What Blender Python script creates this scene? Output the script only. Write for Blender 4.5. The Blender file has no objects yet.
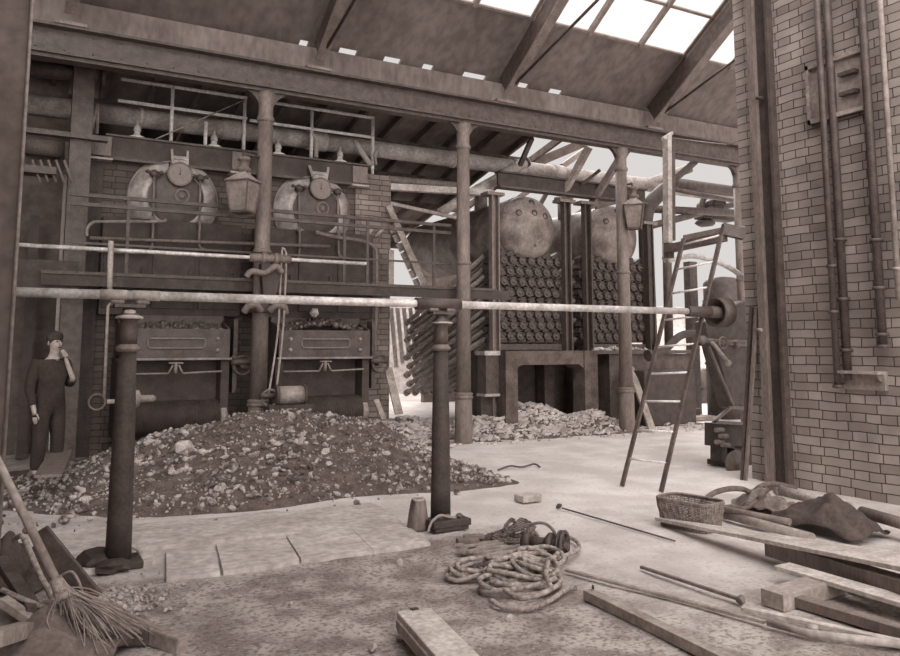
import bpy, math, random
from mathutils import Vector, Matrix, noise
random.seed(7)
S = bpy.context.scene
COL = S.collection
V = Vector
PI = math.pi
# ------------------------------------------------------------------ camera geometry (photo 900 x 656)
F, CX, CY = 780., 450., 258.
PITCH, YAW, EYE = math.radians(6.4), math.radians(28.9), 1.6
def ray(px, py):
    x = (px-CX)/F; y = -(py-CY)/F
    f = math.cos(PITCH)-y*math.sin(PITCH); u = math.sin(PITCH)+y*math.cos(PITCH)
    s, c = math.sin(YAW), math.cos(YAW)
    return V((x*c+f*s, -x*s+f*c, u))
O = V((0, 0, EYE))
def aY(px, py, Y): d = ray(px, py); return O+d*(Y/d.y)
def aX(px, py, X): d = ray(px, py); return O+d*(X/d.x)
def g(px, py, z=0.): d = ray(px, py); return O+d*((z-EYE)/d.z)
def aD(px, py, D):                      # horizontal distance along the view direction
    d = ray(px, py); h = d.x*math.sin(YAW)+d.y*math.cos(YAW); return O+d*(D/h)

# ------------------------------------------------------------------ materials
def lin(c):
    y = .3*c[0]+.59*c[1]+.11*c[2]; c = [y+(v-y)*.66+max(0, 135-y)*.05 for v in c]  # also lifts dark tones a little, standing in for haze
    return tuple(((v/255.)/12.92 if v/255. <= .04045 else ((v/255.+.055)/1.055)**2.4) for v in c)+(1,)
def mat(name, c1, c2=None, scale=6., rough=.8, metal=0., bump=.3, detail=6., stretch=(1, 1, 1), bdist=.01, lo=.35, hi=.65):
    m = bpy.data.materials.new(name); m.use_nodes = True
    n = m.node_tree.nodes; l = m.node_tree.links; b = n['Principled BSDF']
    b.inputs['Roughness'].default_value = rough; b.inputs['Metallic'].default_value = metal
    tc = n.new('ShaderNodeTexCoord'); mp = n.new('ShaderNodeMapping'); mp.inputs['Scale'].default_value = stretch
    l.new(tc.outputs['Object'], mp.inputs['Vector'])
    t = n.new('ShaderNodeTexNoise'); t.inputs['Scale'].default_value = scale; t.inputs['Detail'].default_value = detail
    l.new(mp.outputs[0], t.inputs['Vector'])
    r = n.new('ShaderNodeValToRGB'); r.color_ramp.elements[0].position = lo; r.color_ramp.elements[1].position = hi
    r.color_ramp.elements[0].color = lin(c1); r.color_ramp.elements[1].color = lin(c2 or c1)
    l.new(t.outputs['Fac'], r.inputs['Fac'])
    t2 = n.new('ShaderNodeTexNoise'); t2.inputs['Scale'].default_value = scale*6; t2.inputs['Detail'].default_value = 4; l.new(mp.outputs[0], t2.inputs['Vector'])
    q2 = n.new('ShaderNodeMapRange'); q2.inputs['From Min'].default_value = .35; q2.inputs['From Max'].default_value = .65; q2.inputs['To Min'].default_value = .78; q2.inputs['To Max'].default_value = 1.16; l.new(t2.outputs['Fac'], q2.inputs['Value'])
    vm = n.new('ShaderNodeVectorMath'); vm.operation = 'SCALE'; l.new(r.outputs['Color'], vm.inputs[0]); l.new(q2.outputs[0], vm.inputs['Scale']); l.new(vm.outputs[0], b.inputs['Base Color'])
    if bump:
        bp = n.new('ShaderNodeBump'); bp.inputs['Strength'].default_value = bump; bp.inputs['Distance'].default_value = bdist
        l.new(t.outputs['Fac'], bp.inputs['Height']); l.new(bp.outputs[0], b.inputs['Normal'])
    return m
def brickmat(name, c1, c2, mortar, axes='yz', bw=.46, rh=.1, squash=.5):
    m = bpy.data.materials.new(name); m.use_nodes = True
    n = m.node_tree.nodes; l = m.node_tree.links; b = n['Principled BSDF']; b.inputs['Roughness'].default_value = .85
    tc = n.new('ShaderNodeTexCoord'); se = n.new('ShaderNodeSeparateXYZ'); co = n.new('ShaderNodeCombineXYZ')
    l.new(tc.outputs['Object'], se.inputs[0])
    l.new(se.outputs['Y' if axes[0] == 'y' else 'X'], co.inputs['X']); l.new(se.outputs['Z'], co.inputs['Y'])
    wn = n.new('ShaderNodeTexNoise'); wn.inputs['Scale'].default_value = 3.; l.new(tc.outputs['Object'], wn.inputs['Vector'])
    mx = n.new('ShaderNodeVectorMath'); mx.operation = 'SCALE'; mx.inputs['Scale'].default_value = .03
    l.new(wn.outputs['Color'], mx.inputs[0]); ad = n.new('ShaderNodeVectorMath'); l.new(co.outputs[0], ad.inputs[0]); l.new(mx.outputs[0], ad.inputs[1])
    t = n.new('ShaderNodeTexBrick'); t.offset = .25; t.squash = squash; t.squash_frequency = 2; t.offset_frequency = 2
    t.inputs['Scale'].default_value = 1.; t.inputs['Brick Width'].default_value = bw; t.inputs['Row Height'].default_value = rh
    t.inputs['Mortar Size'].default_value = .006; t.inputs['Mortar Smooth'].default_value = .3; t.inputs['Bias'].default_value = 0
    t.inputs['Color1'].default_value = lin(c1); t.inputs['Color2'].default_value = lin(c2); t.inputs['Mortar'].default_value = lin(mortar)
    l.new(ad.outputs[0], t.inputs['Vector'])
    nz = n.new('ShaderNodeTexNoise'); nz.inputs['Scale'].default_value = 2.5; nz.inputs['Detail'].default_value = 8
    l.new(tc.outputs['Object'], nz.inputs['Vector'])
    mr = n.new('ShaderNodeMapRange'); mr.inputs['From Min'].default_value = .3; mr.inputs['From Max'].default_value = .7
    mr.inputs['To Min'].default_value = .72; mr.inputs['To Max'].default_value = 1.15; l.new(nz.outputs['Fac'], mr.inputs['Value'])
    mul = n.new('ShaderNodeVectorMath'); mul.operation = 'SCALE'; l.new(t.outputs['Color'], mul.inputs[0]); l.new(mr.outputs[0], mul.inputs['Scale'])
    l.new(mul.outputs[0], b.inputs['Base Color'])
    bp = n.new('ShaderNodeBump'); bp.inputs['Strength'].default_value = 1.; bp.inputs['Distance'].default_value = .015; bp.invert = True
    l.new(t.outputs['Fac'], bp.inputs['Height']); l.new(bp.outputs[0], b.inputs['Normal'])
    return m
M = {}
M['iron'] = mat('dark_iron', (74, 58, 51), (98, 78, 70), 9, .55, 0, .2)
M['black'] = mat('sooty_iron', (62, 48, 42), (82, 64, 57), 6, .7, 0, .3)
M['paint'] = mat('painted_iron', (116, 97, 88), (138, 118, 108), 7, .6, 0, .15, stretch=(1, 1, .3))
M['steel'] = mat('bright_steel', (238, 230, 225), (190, 176, 168), 5, .35, .1, .1)  # near-white base carries the highlight along the shafts
M['pale'] = mat('pale_lagging', (196, 182, 174), (160, 143, 134), 4, .8, 0, .3)
M['pipe'] = mat('pale_pipe', (172, 155, 146), (140, 121, 111), 3, .75, 0, .2)
M['drum'] = mat('boiler_plate', (150, 131, 121), (98, 79, 70), 3.2, .6, 0, .2)
M['dome'] = mat('polished_dome_plate', (190, 176, 168), (120, 100, 90), 2.6, .45, .1, .15)
M['plaster'] = mat('stained_plaster', (112, 94, 86), (136, 118, 110), 1.4, .9, 0, .3, stretch=(1.2, 1, .5))
M['roof'] = mat('roof_sheet', (104, 87, 80), (126, 109, 101), 1.2, .8, 0, .2, stretch=(1, .4, 1))  # base tone lightened to imitate haze under the skylight
M['wood'] = mat('weathered_timber', (178, 160, 149), (146, 127, 116), 5, .85, 0, .4, stretch=(1, 1, 1))
M['woodd'] = mat('dark_timber', (112, 92, 83), (82, 65, 57), 5, .85, 0, .4)
M['woodl'] = mat('pale_timber', (214, 201, 193), (182, 165, 155), 5, .8, 0, .3)
M['glass'] = mat('lamp_glass', (150, 132, 123), (140, 122, 113), 2, .15, 0, 0)
M['rope'] = mat('hemp_rope', (190, 174, 164), (128, 108, 98), 30, .95, 0, .9)
M['rubber'] = mat('canvas_hose', (128, 108, 98), (98, 80, 71), 14, .9, 0, .6)
M['coal'] = mat('coal_lumps', (66, 52, 46), (120, 101, 92), 20, .35, .1, .5)
M['slag'] = mat('clinker', (88, 71, 63), (196, 181, 173), 9, .8, 0, .8, lo=.42, hi=.6)
M['slagd'] = mat('clinker_dust', (84, 67, 59), (116, 97, 87), 9, .95, 0, 1., bdist=.03)
M['stone'] = mat('pale_stone', (205, 192, 184), (168, 150, 140), 7, .85, 0, .6)
M['rubble'] = mat('broken_firebrick', (222, 211, 204), (160, 142, 132), 5, .9, 0, .6)
M['cloth'] = mat('dark_canvas', (92, 74, 66), (70, 55, 49), 5, .95, 0, .6)
M['rag'] = mat('grey_rag', (148, 129, 119), (110, 91, 82), 6, .95, 0, .6)
M['wicker'] = mat('wicker', (160, 141, 130), (116, 97, 87), 25, .85, 0, .5)
M['skin'] = mat('skin', (188, 168, 158), (176, 156, 146), 4, .7, 0, 0)
M['coat'] = mat('dark_work_clothes', (66, 50, 44), (50, 38, 33), 6, .95, 0, .4)
M['hair'] = mat('dark_hair', (62, 48, 42), (54, 41, 36), 30, .8, 0, .5)
M['white'] = mat('plain_white', (238, 230, 226), (228, 219, 214), 3, .5, 0, 0)
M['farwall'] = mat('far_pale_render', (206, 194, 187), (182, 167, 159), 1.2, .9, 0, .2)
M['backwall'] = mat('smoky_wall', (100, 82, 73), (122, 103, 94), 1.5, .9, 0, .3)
M['dial'] = mat('dial_face', (128, 109, 99), (140, 121, 111), 20, .5, 0, 0)
M['brickR'] = brickmat('right_wall_brick', (178, 160, 151), (146, 127, 117), (74, 58, 50), bw=.34)
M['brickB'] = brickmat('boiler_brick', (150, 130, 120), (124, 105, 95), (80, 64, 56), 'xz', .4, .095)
M['brickD'] = brickmat('dark_brick', (104, 85, 76), (84, 67, 59), (60, 47, 41), 'xz', .4, .095)  # darker version of the boiler brick

def dirt():
    m = bpy.data.materials.new('earth_floor'); m.use_nodes = True
    n = m.node_tree.nodes; l = m.node_tree.links; b = n['Principled BSDF']; b.inputs['Roughness'].default_value = .95
    tc = n.new('ShaderNodeTexCoord'); P = tc.outputs['Object']
    def nz(s, d=8, st=None):
        t = n.new('ShaderNodeTexNoise'); t.inputs['Scale'].default_value = s; t.inputs['Detail'].default_value = d
        if st:
            mp = n.new('ShaderNodeMapping'); mp.inputs['Scale'].default_value = st; l.new(P, mp.inputs[0]); l.new(mp.outputs[0], t.inputs['Vector'])
        else: l.new(P, t.inputs['Vector'])
        return t.outputs['Fac']
    def math_(op, a, c, d=None):
        k = n.new('ShaderNodeMath'); k.operation = op
        for i, q in enumerate((a, c, d)):
            if q is None: continue
            if isinstance(q, (int, float)): k.inputs[i].default_value = q
            else: l.new(q, k.inputs[i])
        return k.outputs[0]
    def mr(v, a, c, x=0., y=1.):
        k = n.new('ShaderNodeMapRange'); k.interpolation_type = 'SMOOTHSTEP'; l.new(v, k.inputs['Value'])
        for nm, q in (('From Min', a), ('From Max', c), ('To Min', x), ('To Max', y)): k.inputs[nm].default_value = q
        return k.outputs[0]
    def mix(f, a, c):
        k = n.new('ShaderNodeMix'); k.data_type = 'RGBA'; l.new(f, k.inputs[0])
        for i, q in ((6, a), (7, c)):
            if isinstance(q, tuple): k.inputs[i].default_value = q
            else: l.new(q, k.inputs[i])
        return k.outputs[2]
    se = n.new('ShaderNodeSeparateXYZ'); l.new(P, se.inputs[0])
    base = mix(mr(nz(3.2), .36, .64), lin((140, 122, 114)), lin((192, 177, 169)))
    base = mix(mr(nz(34), .45, .66, 0, .7), base, lin((100, 82, 74))); base = mix(mr(nz(60), .6, .7, 0, .6), base, lin((214, 202, 195)))
    pale = mix(mr(nz(1.6), .35, .7), lin((206, 194, 187)), lin((228, 219, 214)))
    pale = mix(mr(nz(26), .55, .7, 0, .5), pale, lin((166, 149, 141)))
    edge = math_('ADD', se.outputs['Y'], math_('MULTIPLY', nz(1.3), -1.6))
    f = math_('MULTIPLY', mr(edge, 5.0, 5.5), mr(math_('ADD', se.outputs['X'], nz(1.7)), .6, 2.2, .35, 1.))
    f2 = math_('MULTIPLY', mr(math_('ADD', se.outputs['X'], math_('MULTIPLY', nz(1.1), 1.2)), 3.7, 4.7), mr(edge, 2.0, 3.6, .0, .8))
    l.new(mix(math_('MAXIMUM', f, f2), base, pale), b.inputs['Base Color'])
    bp = n.new('ShaderNodeBump'); bp.inputs['Strength'].default_value = .5; bp.inputs['Distance'].default_value = .03
    l.new(math_('ADD', nz(6), math_('MULTIPLY', nz(40), .3)), bp.inputs['Height']); l.new(bp.outputs[0], b.inputs['Normal'])
    return m
M['dirt'] = dirt()
M['slab'] = mat('concrete_paving', (216, 204, 197), (190, 175, 167), 2.6, .9, 0, .25)
def panemat():
    m = bpy.data.materials.new('skylight_glass'); m.use_nodes = True
    n = m.node_tree.nodes; l = m.node_tree.links
    for x in list(n):
        if x.type == 'BSDF_PRINCIPLED': n.remove(x)
    t = n.new('ShaderNodeBsdfTransparent'); t.inputs['Color'].default_value = (.93, .92, .91, 1)
    d = n.new('ShaderNodeBsdfTranslucent'); d.inputs['Color'].default_value = (.9, .87, .85, 1)
    mx = n.new('ShaderNodeMixShader'); mx.inputs[0].default_value = .2
    l.new(t.outputs[0], mx.inputs[1]); l.new(d.outputs[0], mx.inputs[2]); l.new(mx.outputs[0], n['Material Output'].inputs['Surface'])
    return m
M['pane'] = panemat()

# ------------------------------------------------------------------ mesh builder
def frame(d):
    d = d.normalized(); u = V((0, 0, 1)) if abs(d.z) < .9 else V((1, 0, 0))
    a = d.cross(u).normalized(); return d, a, a.cross(d).normalized()
class MB:
    def __init__(s): s.v = []; s.f = []; s.sm = []
    def face(s, idx, smooth=False): s.f.append(idx); s.sm.append(smooth)
    def box(s, x0, x1, y0, y1, z0, z1):
        return s.beam(V((x0, (y0+y1)/2, (z0+z1)/2)), V((x1, (y0+y1)/2, (z0+z1)/2)), abs(y1-y0), abs(z1-z0), V((0, 0, 1)))
    def beam(s, a, b, w, h, up=None, w2=None, h2=None):   # w sideways, h along up
        a = V(a); b = V(b); d = (b-a).normalized(); up = V(up) if up is not None else (V((0, 0, 1)) if abs(d.z) < .95 else V((0, 1, 0)))
        sd = d.cross(up).normalized(); u = sd.cross(d).normalized(); k = len(s.v)
        for p, ww, hh in ((a, w, h), (b, w2 or w, h2 or h)):
            for i, j in ((-1, -1), (1, -1), (1, 1), (-1, 1)): s.v.append(p+sd*(i*ww/2)+u*(j*hh/2))
        for q in ((3, 2, 1, 0), (4, 5, 6, 7), (0, 1, 5, 4), (1, 2, 6, 5), (2, 3, 7, 6), (3, 0, 4, 7)): s.face([k+i for i in q])
        return s
    def cyl(s, a, b, r0, r1=None, n=16, cap=True):
        r1 = r0 if r1 is None else r1; a = V(a); b = V(b); d, x, y = frame(b-a); k = len(s.v)
        for p, r in ((a, r0), (b, r1)):
            for i in range(n): t = 2*PI*i/n; s.v.append(p+x*(r*math.cos(t))+y*(r*math.sin(t)))
        for i in range(n): j = (i+1) % n; s.face([k+i, k+j, k+n+j, k+n+i][::-1], True)
        if cap: s.face([k+i for i in range(n)]); s.face([k+n+i for i in range(n)][::-1])
        return s
    def lathe(s, o, ax, prof, n=24, arc=None):
        sm_ = n > 6          # prof: (radius, distance along axis)
        o = V(o); d, x, y = frame(V(ax)); k = len(s.v)
        for r, t in prof:
            for i in range(n): q = 2*PI*i/n; s.v.append(o+d*t+x*(r*math.cos(q))+y*(r*math.sin(q)))
        for m_ in range(len(prof)-1):
            for i in range(n):
                j = (i+1) % n; s.face([k+m_*n+i, k+m_*n+j, k+(m_+1)*n+j, k+(m_+1)*n+i][::-1], sm_)
        s.face([k+i for i in range(n)]); e = k+(len(prof)-1)*n; s.face([e+i for i in range(n)][::-1])
        return s
    def tube(s, pts, r, n=10, closed=False, rr=None):
        pts = [V(p) for p in pts]; N = len(pts); k = len(s.v); px = None
        for i, p in enumerate(pts):
            if closed: d = pts[(i+1) % N]-pts[i-1]
            else: d = pts[min(i+1, N-1)]-pts[max(i-1, 0)]
            d.normalize()
            if px is None: _, x, _ = frame(d)
            else:
                x = px-d*px.dot(d)
                x = x.normalized() if x.length > 1e-5 else frame(d)[1]
            px = x; y = x.cross(d); q = rr[i] if rr else r
            for j in range(n): t = 2*PI*j/n; s.v.append(p+x*(q*math.cos(t))+y*(q*math.sin(t)))
        for i in range(N if closed else N-1):
            a = k+i*n; b = k+((i+1) % N)*n
            for j in range(n): c = (j+1) % n; s.face([a+j, a+c, b+c, b+j], True)
        if not closed: s.face([k+j for j in range(n)][::-1]); s.face([k+(N-1)*n+j for j in range(n)])
        return s
    def torus(s, c, ax, R, r, n=24, m=8):
        d, x, y = frame(V(ax)); c = V(c)
        return s.tube([c+x*(R*math.cos(2*PI*i/n))+y*(R*math.sin(2*PI*i/n)) for i in range(n)], r, m, True)
    def ico(s, c, r, jit=.25, sq=(1, 1, 1), rot=None, smooth=False, sub=0):
        ph = (1+5**.5)/2; vs = [V(p).normalized() for p in ((-1, ph, 0), (1, ph, 0), (-1, -ph, 0), (1, -ph, 0), (0, -1, ph), (0, 1, ph), (0, -1, -ph), (0, 1, -ph), (ph, 0, -1), (ph, 0, 1), (-ph, 0, -1), (-ph, 0, 1))]
        fs = [(0, 11, 5), (0, 5, 1), (0, 1, 7), (0, 7, 10), (0, 10, 11), (1, 5, 9), (5, 11, 4), (11, 10, 2), (10, 7, 6), (7, 1, 8), (3, 9, 4), (3, 4, 2), (3, 2, 6), (3, 6, 8), (3, 8, 9), (4, 9, 5), (2, 4, 11), (6, 2, 10), (8, 6, 7), (9, 8, 1)]
        for _ in range(sub):
            cache = {}; nf = []
            def mid(a, b):
                q = (min(a, b), max(a, b))
                if q not in cache: vs.append(((vs[a]+vs[b])/2).normalized()); cache[q] = len(vs)-1
                return cache[q]
            for a, b, e in fs: x, y, z = mid(a, b), mid(b, e), mid(e, a); nf += [(a, x, z), (b, y, x), (e, z, y), (x, y, z)]
            fs = nf
        R = rot if rot else Matrix.Rotation(random.uniform(0, 6.28), 3, V((random.uniform(-1, 1), random.uniform(-1, 1), random.uniform(-1, 1))).normalized()) if jit else Matrix.Identity(3)
        k = len(s.v); c = V(c)
        for p in vs:
            q = p*(r*(1+random.uniform(-jit, jit))); q = V((q.x*sq[0], q.y*sq[1], q.z*sq[2]))
            s.v.append(c+R @ q)
        for q in fs: s.face([k+i for i in q], smooth)
        return s
    def prism(s, poly, ext):                             # polygon of 3-D points pushed along ext
        k = len(s.v); n = len(poly); ext = V(ext)
        s.v += [V(p) for p in poly]+[V(p)+ext for p in poly]
        s.face(list(range(k, k+n))); s.face(list(range(k+n, k+2*n))[::-1])
        for i in range(n): j = (i+1) % n; s.face([k+i, k+n+i, k+n+j, k+j])
        return s
    def grid(s, fn, nu, nv, smooth=True):
        k = len(s.v)
        for i in range(nu+1):
            for j in range(nv+1): s.v.append(V(fn(i/nu, j/nv)))
        for i in range(nu):
            for j in range(nv): a = k+i*(nv+1)+j; s.face([a, a+nv+1, a+nv+2, a+1], smooth)
        return s
    def build(s, name, m, parent=None, bevel=0, origin=None):
        if parent is not None: o = wloc(parent)
        elif origin is not None: o = V(origin)
        else:
            xs = [p.x for p in s.v]; ys = [p.y for p in s.v]; zs = [p.z for p in s.v]
            o = V(((min(xs)+max(xs))/2, (min(ys)+max(ys))/2, min(zs)))
        me = bpy.data.meshes.new(name); me.from_pydata([tuple(p-o) for p in s.v], [], s.f)
        me.polygons.foreach_set('use_smooth', s.sm); me.update()
        import bmesh
        bm = bmesh.new(); bm.from_mesh(me); bmesh.ops.recalc_face_normals(bm, faces=bm.faces); bm.to_mesh(me); bm.free()
        me.materials.append(M[m] if isinstance(m, str) else m)
        ob = bpy.data.objects.new(name, me); COL.objects.link(ob)
        if parent is not None: ob.parent = parent
        else: ob.location = o
        if bevel:
            b = ob.modifiers.new('bevel', 'BEVEL'); b.width = bevel; b.segments = 2; b.limit_method = 'ANGLE'
        return ob
def wloc(o):
    p = V((0, 0, 0))
    while o is not None: p += o.location; o = o.parent
    return p
def tag(o, label, cat, group=None, kind=None):
    o['label'] = label; o['category'] = cat
    if group: o['group'] = group
    if kind: o['kind'] = kind
    return o
def thing(name, loc, label, cat, group=None):
    o = bpy.data.objects.new(name, None); COL.objects.link(o); o.location = V(loc); o.empty_display_size = .1
    return tag(o, label, cat, group)
def struct(o): o['kind'] = 'structure'; return o
def copytree(o, parent=None):
    c = o.copy(); COL.objects.link(c); c.parent = parent
    for ch in list(o.children): copytree(ch, c)
    return c
def smooth_path(pts, k=6, closed=False):
    pts = [V(p) for p in pts]; N = len(pts); out = []
    for i in range(N if closed else N-1):
        if closed: p0, p1, p2, p3 = pts[i-1], pts[i], pts[(i+1) % N], pts[(i+2) % N]
        else: p0, p1, p2, p3 = pts[max(i-1, 0)], pts[i], pts[i+1], pts[min(i+2, N-1)]
        for j in range(k):
            t = j/k; out.append(.5*((2*p1)+(p2-p0)*t+(2*p0-5*p1+4*p2-p3)*t*t+(3*p1-p0-3*p2+p3)*t**3))
    if not closed: out.append(pts[-1])
    return out
Z = V((0, 0, 1)); XA = V((1, 0, 0)); YA = V((0, 1, 0))

# ================================================================== SETTING
def floorh(x, y): return .014*noise.noise(V((x*1.3, y*1.3, 0)))+.006*noise.noise(V((x*5, y*5, 3)))-.01
m = MB(); m.grid(lambda u, v: ((lambda x, y: (x, y, floorh(x, y)))(-7+32*u, -4+34*v)), 220, 230)
struct(m.build('floor', 'dirt', origin=(0, 0, 0)))
# paving slabs with a broken front edge at y = 5.77
jd = ray(165, 345); jd = V((jd.x/jd.y, 1, 0))
fe = [V((-.5, 6.0, 0)), g(165, 583), g(222, 575), g(300, 562), g(372, 552), g(432, 546)]
for p in fe[1:]: p.y = 5.77
def slabpiece(c0, c1, l0, l1, gap=.012, drop=0., rough=.03):
    def sl(u, v):
        b = c0.lerp(c1, u)+V((gap*(1-2*u), 0, 0)); p = b+jd*(l0+(l1-l0)*v)
        if v < .02 and l0 == 0: p.y += rough*noise.noise(V((p.x*5, 1, 7)))
        p.z = .022-drop*max(0, v-.4)/.6+.004*noise.noise(V((p.x*3, p.y*3, 0))); return p
    m = MB(); m.grid(sl, 20, 20)
    m.grid(lambda u, v: (V(sl(u, 0))-V((0, 0, .09*v))), 20, 1, False); m.grid(lambda u, v: (V(sl(u, 1))-V((0, 0, .09*v))), 20, 1, False)
    for q in (0, 1): m.grid(lambda u, v, q=q: (V(sl(q, u))-V((0, 0, .09*v))), 20, 1, False)
    struct(m.build('floor', 'slab', origin=(0, 0, 0)))
slabpiece(fe[0]+V((0, .2, 0)), fe[1]+V((0, .5, 0)), 0, .3, .004)
slabpiece(fe[1], fe[2], 0, .8)
slabpiece(fe[2], fe[3], 0, .8)
slabpiece(fe[3], fe[4], 0, .8, .004)
slabpiece(fe[4], fe[5], 0, .8, .0)
slabpiece(fe[0]+jd*.81+V((0, 0, 0)), fe[5]+jd*.81, 0.001, 1.4, 0, .055)

# right brick wall
m = MB(); m.box(7.9, 8.5, -3, 6.72, -.1, 8.6); struct(m.build('wall_right', 'brickR', origin=(0, 0, 0)))
# left pier; side wall extended unseen past the camera to shade the left
m = MB(); m.box(-.75, -.05, 6.1, 6.45, -.1, 8.5); m.box(-.9, -.72, -7, 6.4, -.1, 9.5); struct(m.build('wall_left', 'backwall', origin=(0, 0, 0)))
m = MB(); m.cyl((-.035, 6.06, 0), (-.035, 6.06, 8), .012, n=8); struct(m.build('trim_1', 'pipe'))
m = MB(); m.box(-2.5, .5, 13.4, 13.6, -.1, 7); struct(m.build('wall_back', 'backwall', origin=(0, 0, 0)))
m = MB(); m.box(-2.7, -2.5, 6.3, 13.6, -.1, 7.5); struct(m.build('wall_left', 'backwall', origin=(0, 0, 0)))
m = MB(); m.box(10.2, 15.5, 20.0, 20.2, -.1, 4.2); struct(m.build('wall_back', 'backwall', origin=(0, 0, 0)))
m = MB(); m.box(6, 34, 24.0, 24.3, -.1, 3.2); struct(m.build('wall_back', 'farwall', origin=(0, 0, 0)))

# front roof: z = 6.38 + .65 * (11.55 - Y)
SL = .65; RY, RZ = 11.55, 6.27
def roofz(y): return RZ+SL*(RY-y)
def aRoof(px, py):
    d = ray(px, py); t = (RZ+SL*RY-EYE)/(d.z+SL*d.y); return O+d*t
ysky = aRoof(633, 43).y
ytop = 3.2
rn = V((0, SL, 1)).normalized()
def slope_box(m, x0, x1, ya, yb, off=0., th=.06):
    return m.beam(V(((x0+x1)/2, ya, roofz(ya)))+rn*(off+th/2), V(((x0+x1)/2, yb, roofz(yb)))+rn*(off+th/2), abs(x1-x0), th, rn)
m = MB()
slope_box(m, -3, 18, 11.42, ysky)
# eave strip with slits left open between the blocks
slits = [(300, 309), (340, 358), (385, 402), (424, 435), (465, 488), (517, 531), (552, 565)]
sx = [(aRoof(a, 41+(a-300)*.18).x, aRoof(b, 41+(b-300)*.18).x) for a, b in slits]
x = -3
for a, b in sx: slope_box(m, x, a, 11.66, 11.42); x = b
slope_box(m, x, 18, 11.66, 11.42)
slope_box(m, -3, 4.5, ysky, ytop)
struct(m.build('ceiling', 'roof', origin=(0, 0, 0)))
m = MB(); slope_box(m, 4.5, 18, ysky, ytop, .03, .01); sk = m.build('window_1', 'pane', origin=(0, 0, 0)); struct(sk)
m = MB()
x = 7.33-1.17*2
while x < 16: slope_box(m, x-.035, x+.035, ysky+.02, ytop, -.06, .1); x += 1.17
for k in range(0, 7):
    y = ysky-.0-k*.72
    slope_box(m, 4.5, 18, y+.02, y-.02, -.02, .05)
struct(m.build('window_frame', 'paint', sk))
# rear roof descending away from the row of columns
def rz(y): return 6.2-.22*(y-11.65)
rn2 = V((0, .22, 1)).normalized()
m = MB()
xr = 9.2
m.beam(V((2.95, 11.66, rz(11.66)+.0)), V((2.95, 20.5, rz(20.5)+.03)), 11.9, .05, rn2)
struct(m.build('ceiling', 'roof', origin=(0, 0, 0)))
m = MB()
for k in range(18):
    x = -2.6+k*.72
    if x > 10.2: break
    m.beam(V((x, 11.65, rz(11.65)-.1)), V((x, 20, rz(20)-.08)), .07, .14, rn2)
for k in range(6):
    y = 12.3+k*1.4; m.beam(V((-2.6, y, rz(y)-.2)), V((9.3 if k % 2 else 8.8, y, rz(y)-.2)), .12, .14)
r_ = m.build('roof_timbers', 'woodd', origin=(3, 12, 5)); tag(r_, 'dark purlins and rafters under the sloping rear roof behind the girder', 'roof timber', kind='structure')

# plaster band above the girder
m = MB(); m.box(-3, 18, 11.42, 11.62, 5.85, 6.27); struct(m.build('wall_back', 'plaster', origin=(0, 0, 0)))

# ================================================================== GIRDER, RAFTERS, COLUMNS
t = thing('girder', (6.5, 11.4, 5.4), 'long riveted iron girder running over the row of columns below the plaster band', 'girder')
m = MB(); m.box(-3, 18, 11.36, 11.42, 5.48, 5.84)
for k in range(60): m.ico((-2.8+k*.35, 11.357, 5.55), .014, 0, smooth=True).ico((-2.8+k*.35, 11.357, 5.77), .014, 0, smooth=True)
m.build('web', 'iron', t)
m = MB(); m.box(-3, 18, 11.22, 11.58, 5.82, 5.855); m.box(-3, 18, 11.24, 11.56, 5.45, 5.49); m.box(-3, 18, 11.3, 11.5, 5.4, 5.45); m.build('flange', 'iron', t)
rlab = ['iron rafter above the second boiler dome, left of the bright eave slits', 'iron rafter rising to the top edge just left of the skylight panes', 'iron rafter nearest the brick wall, crossing the skylight panes', 'faint iron rafter in the dark roof at the far left']
for k, x in enumerate((3.88, 7.33, 10.83, .4)):
    t = thing('roof_rafter', (x, 11.3, 5.75), rlab[k], 'rafter', 'iron rafters under the front roof')
    yb, ye = 11.3, 3.4
    m = MB(); a = V((x, yb, roofz(yb)-.25)); b = V((x, ye, roofz(ye)-.25)); m.beam(a, b, .04, .44, rn); m.build('web', 'iron', t)
    m = MB()
    for o_ in (.22, -.22): m.beam(a+rn*o_, b+rn*o_, .17, .03, rn)
    m.build('flange', 'paint', t)
    m = MB(); m.cyl((x+.03, 11.0, roofz(11.0)-.5), (x+.03, 6.2, roofz(11.)-.5+4.8*.28), .025, n=8); m.build('tie_rod', 'iron', t)
    m = MB(); m.box(x-.2, x+.2, 11.2, 11.42, 5.855, 5.9); m.build('foot_plate', 'paint', t)

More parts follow.
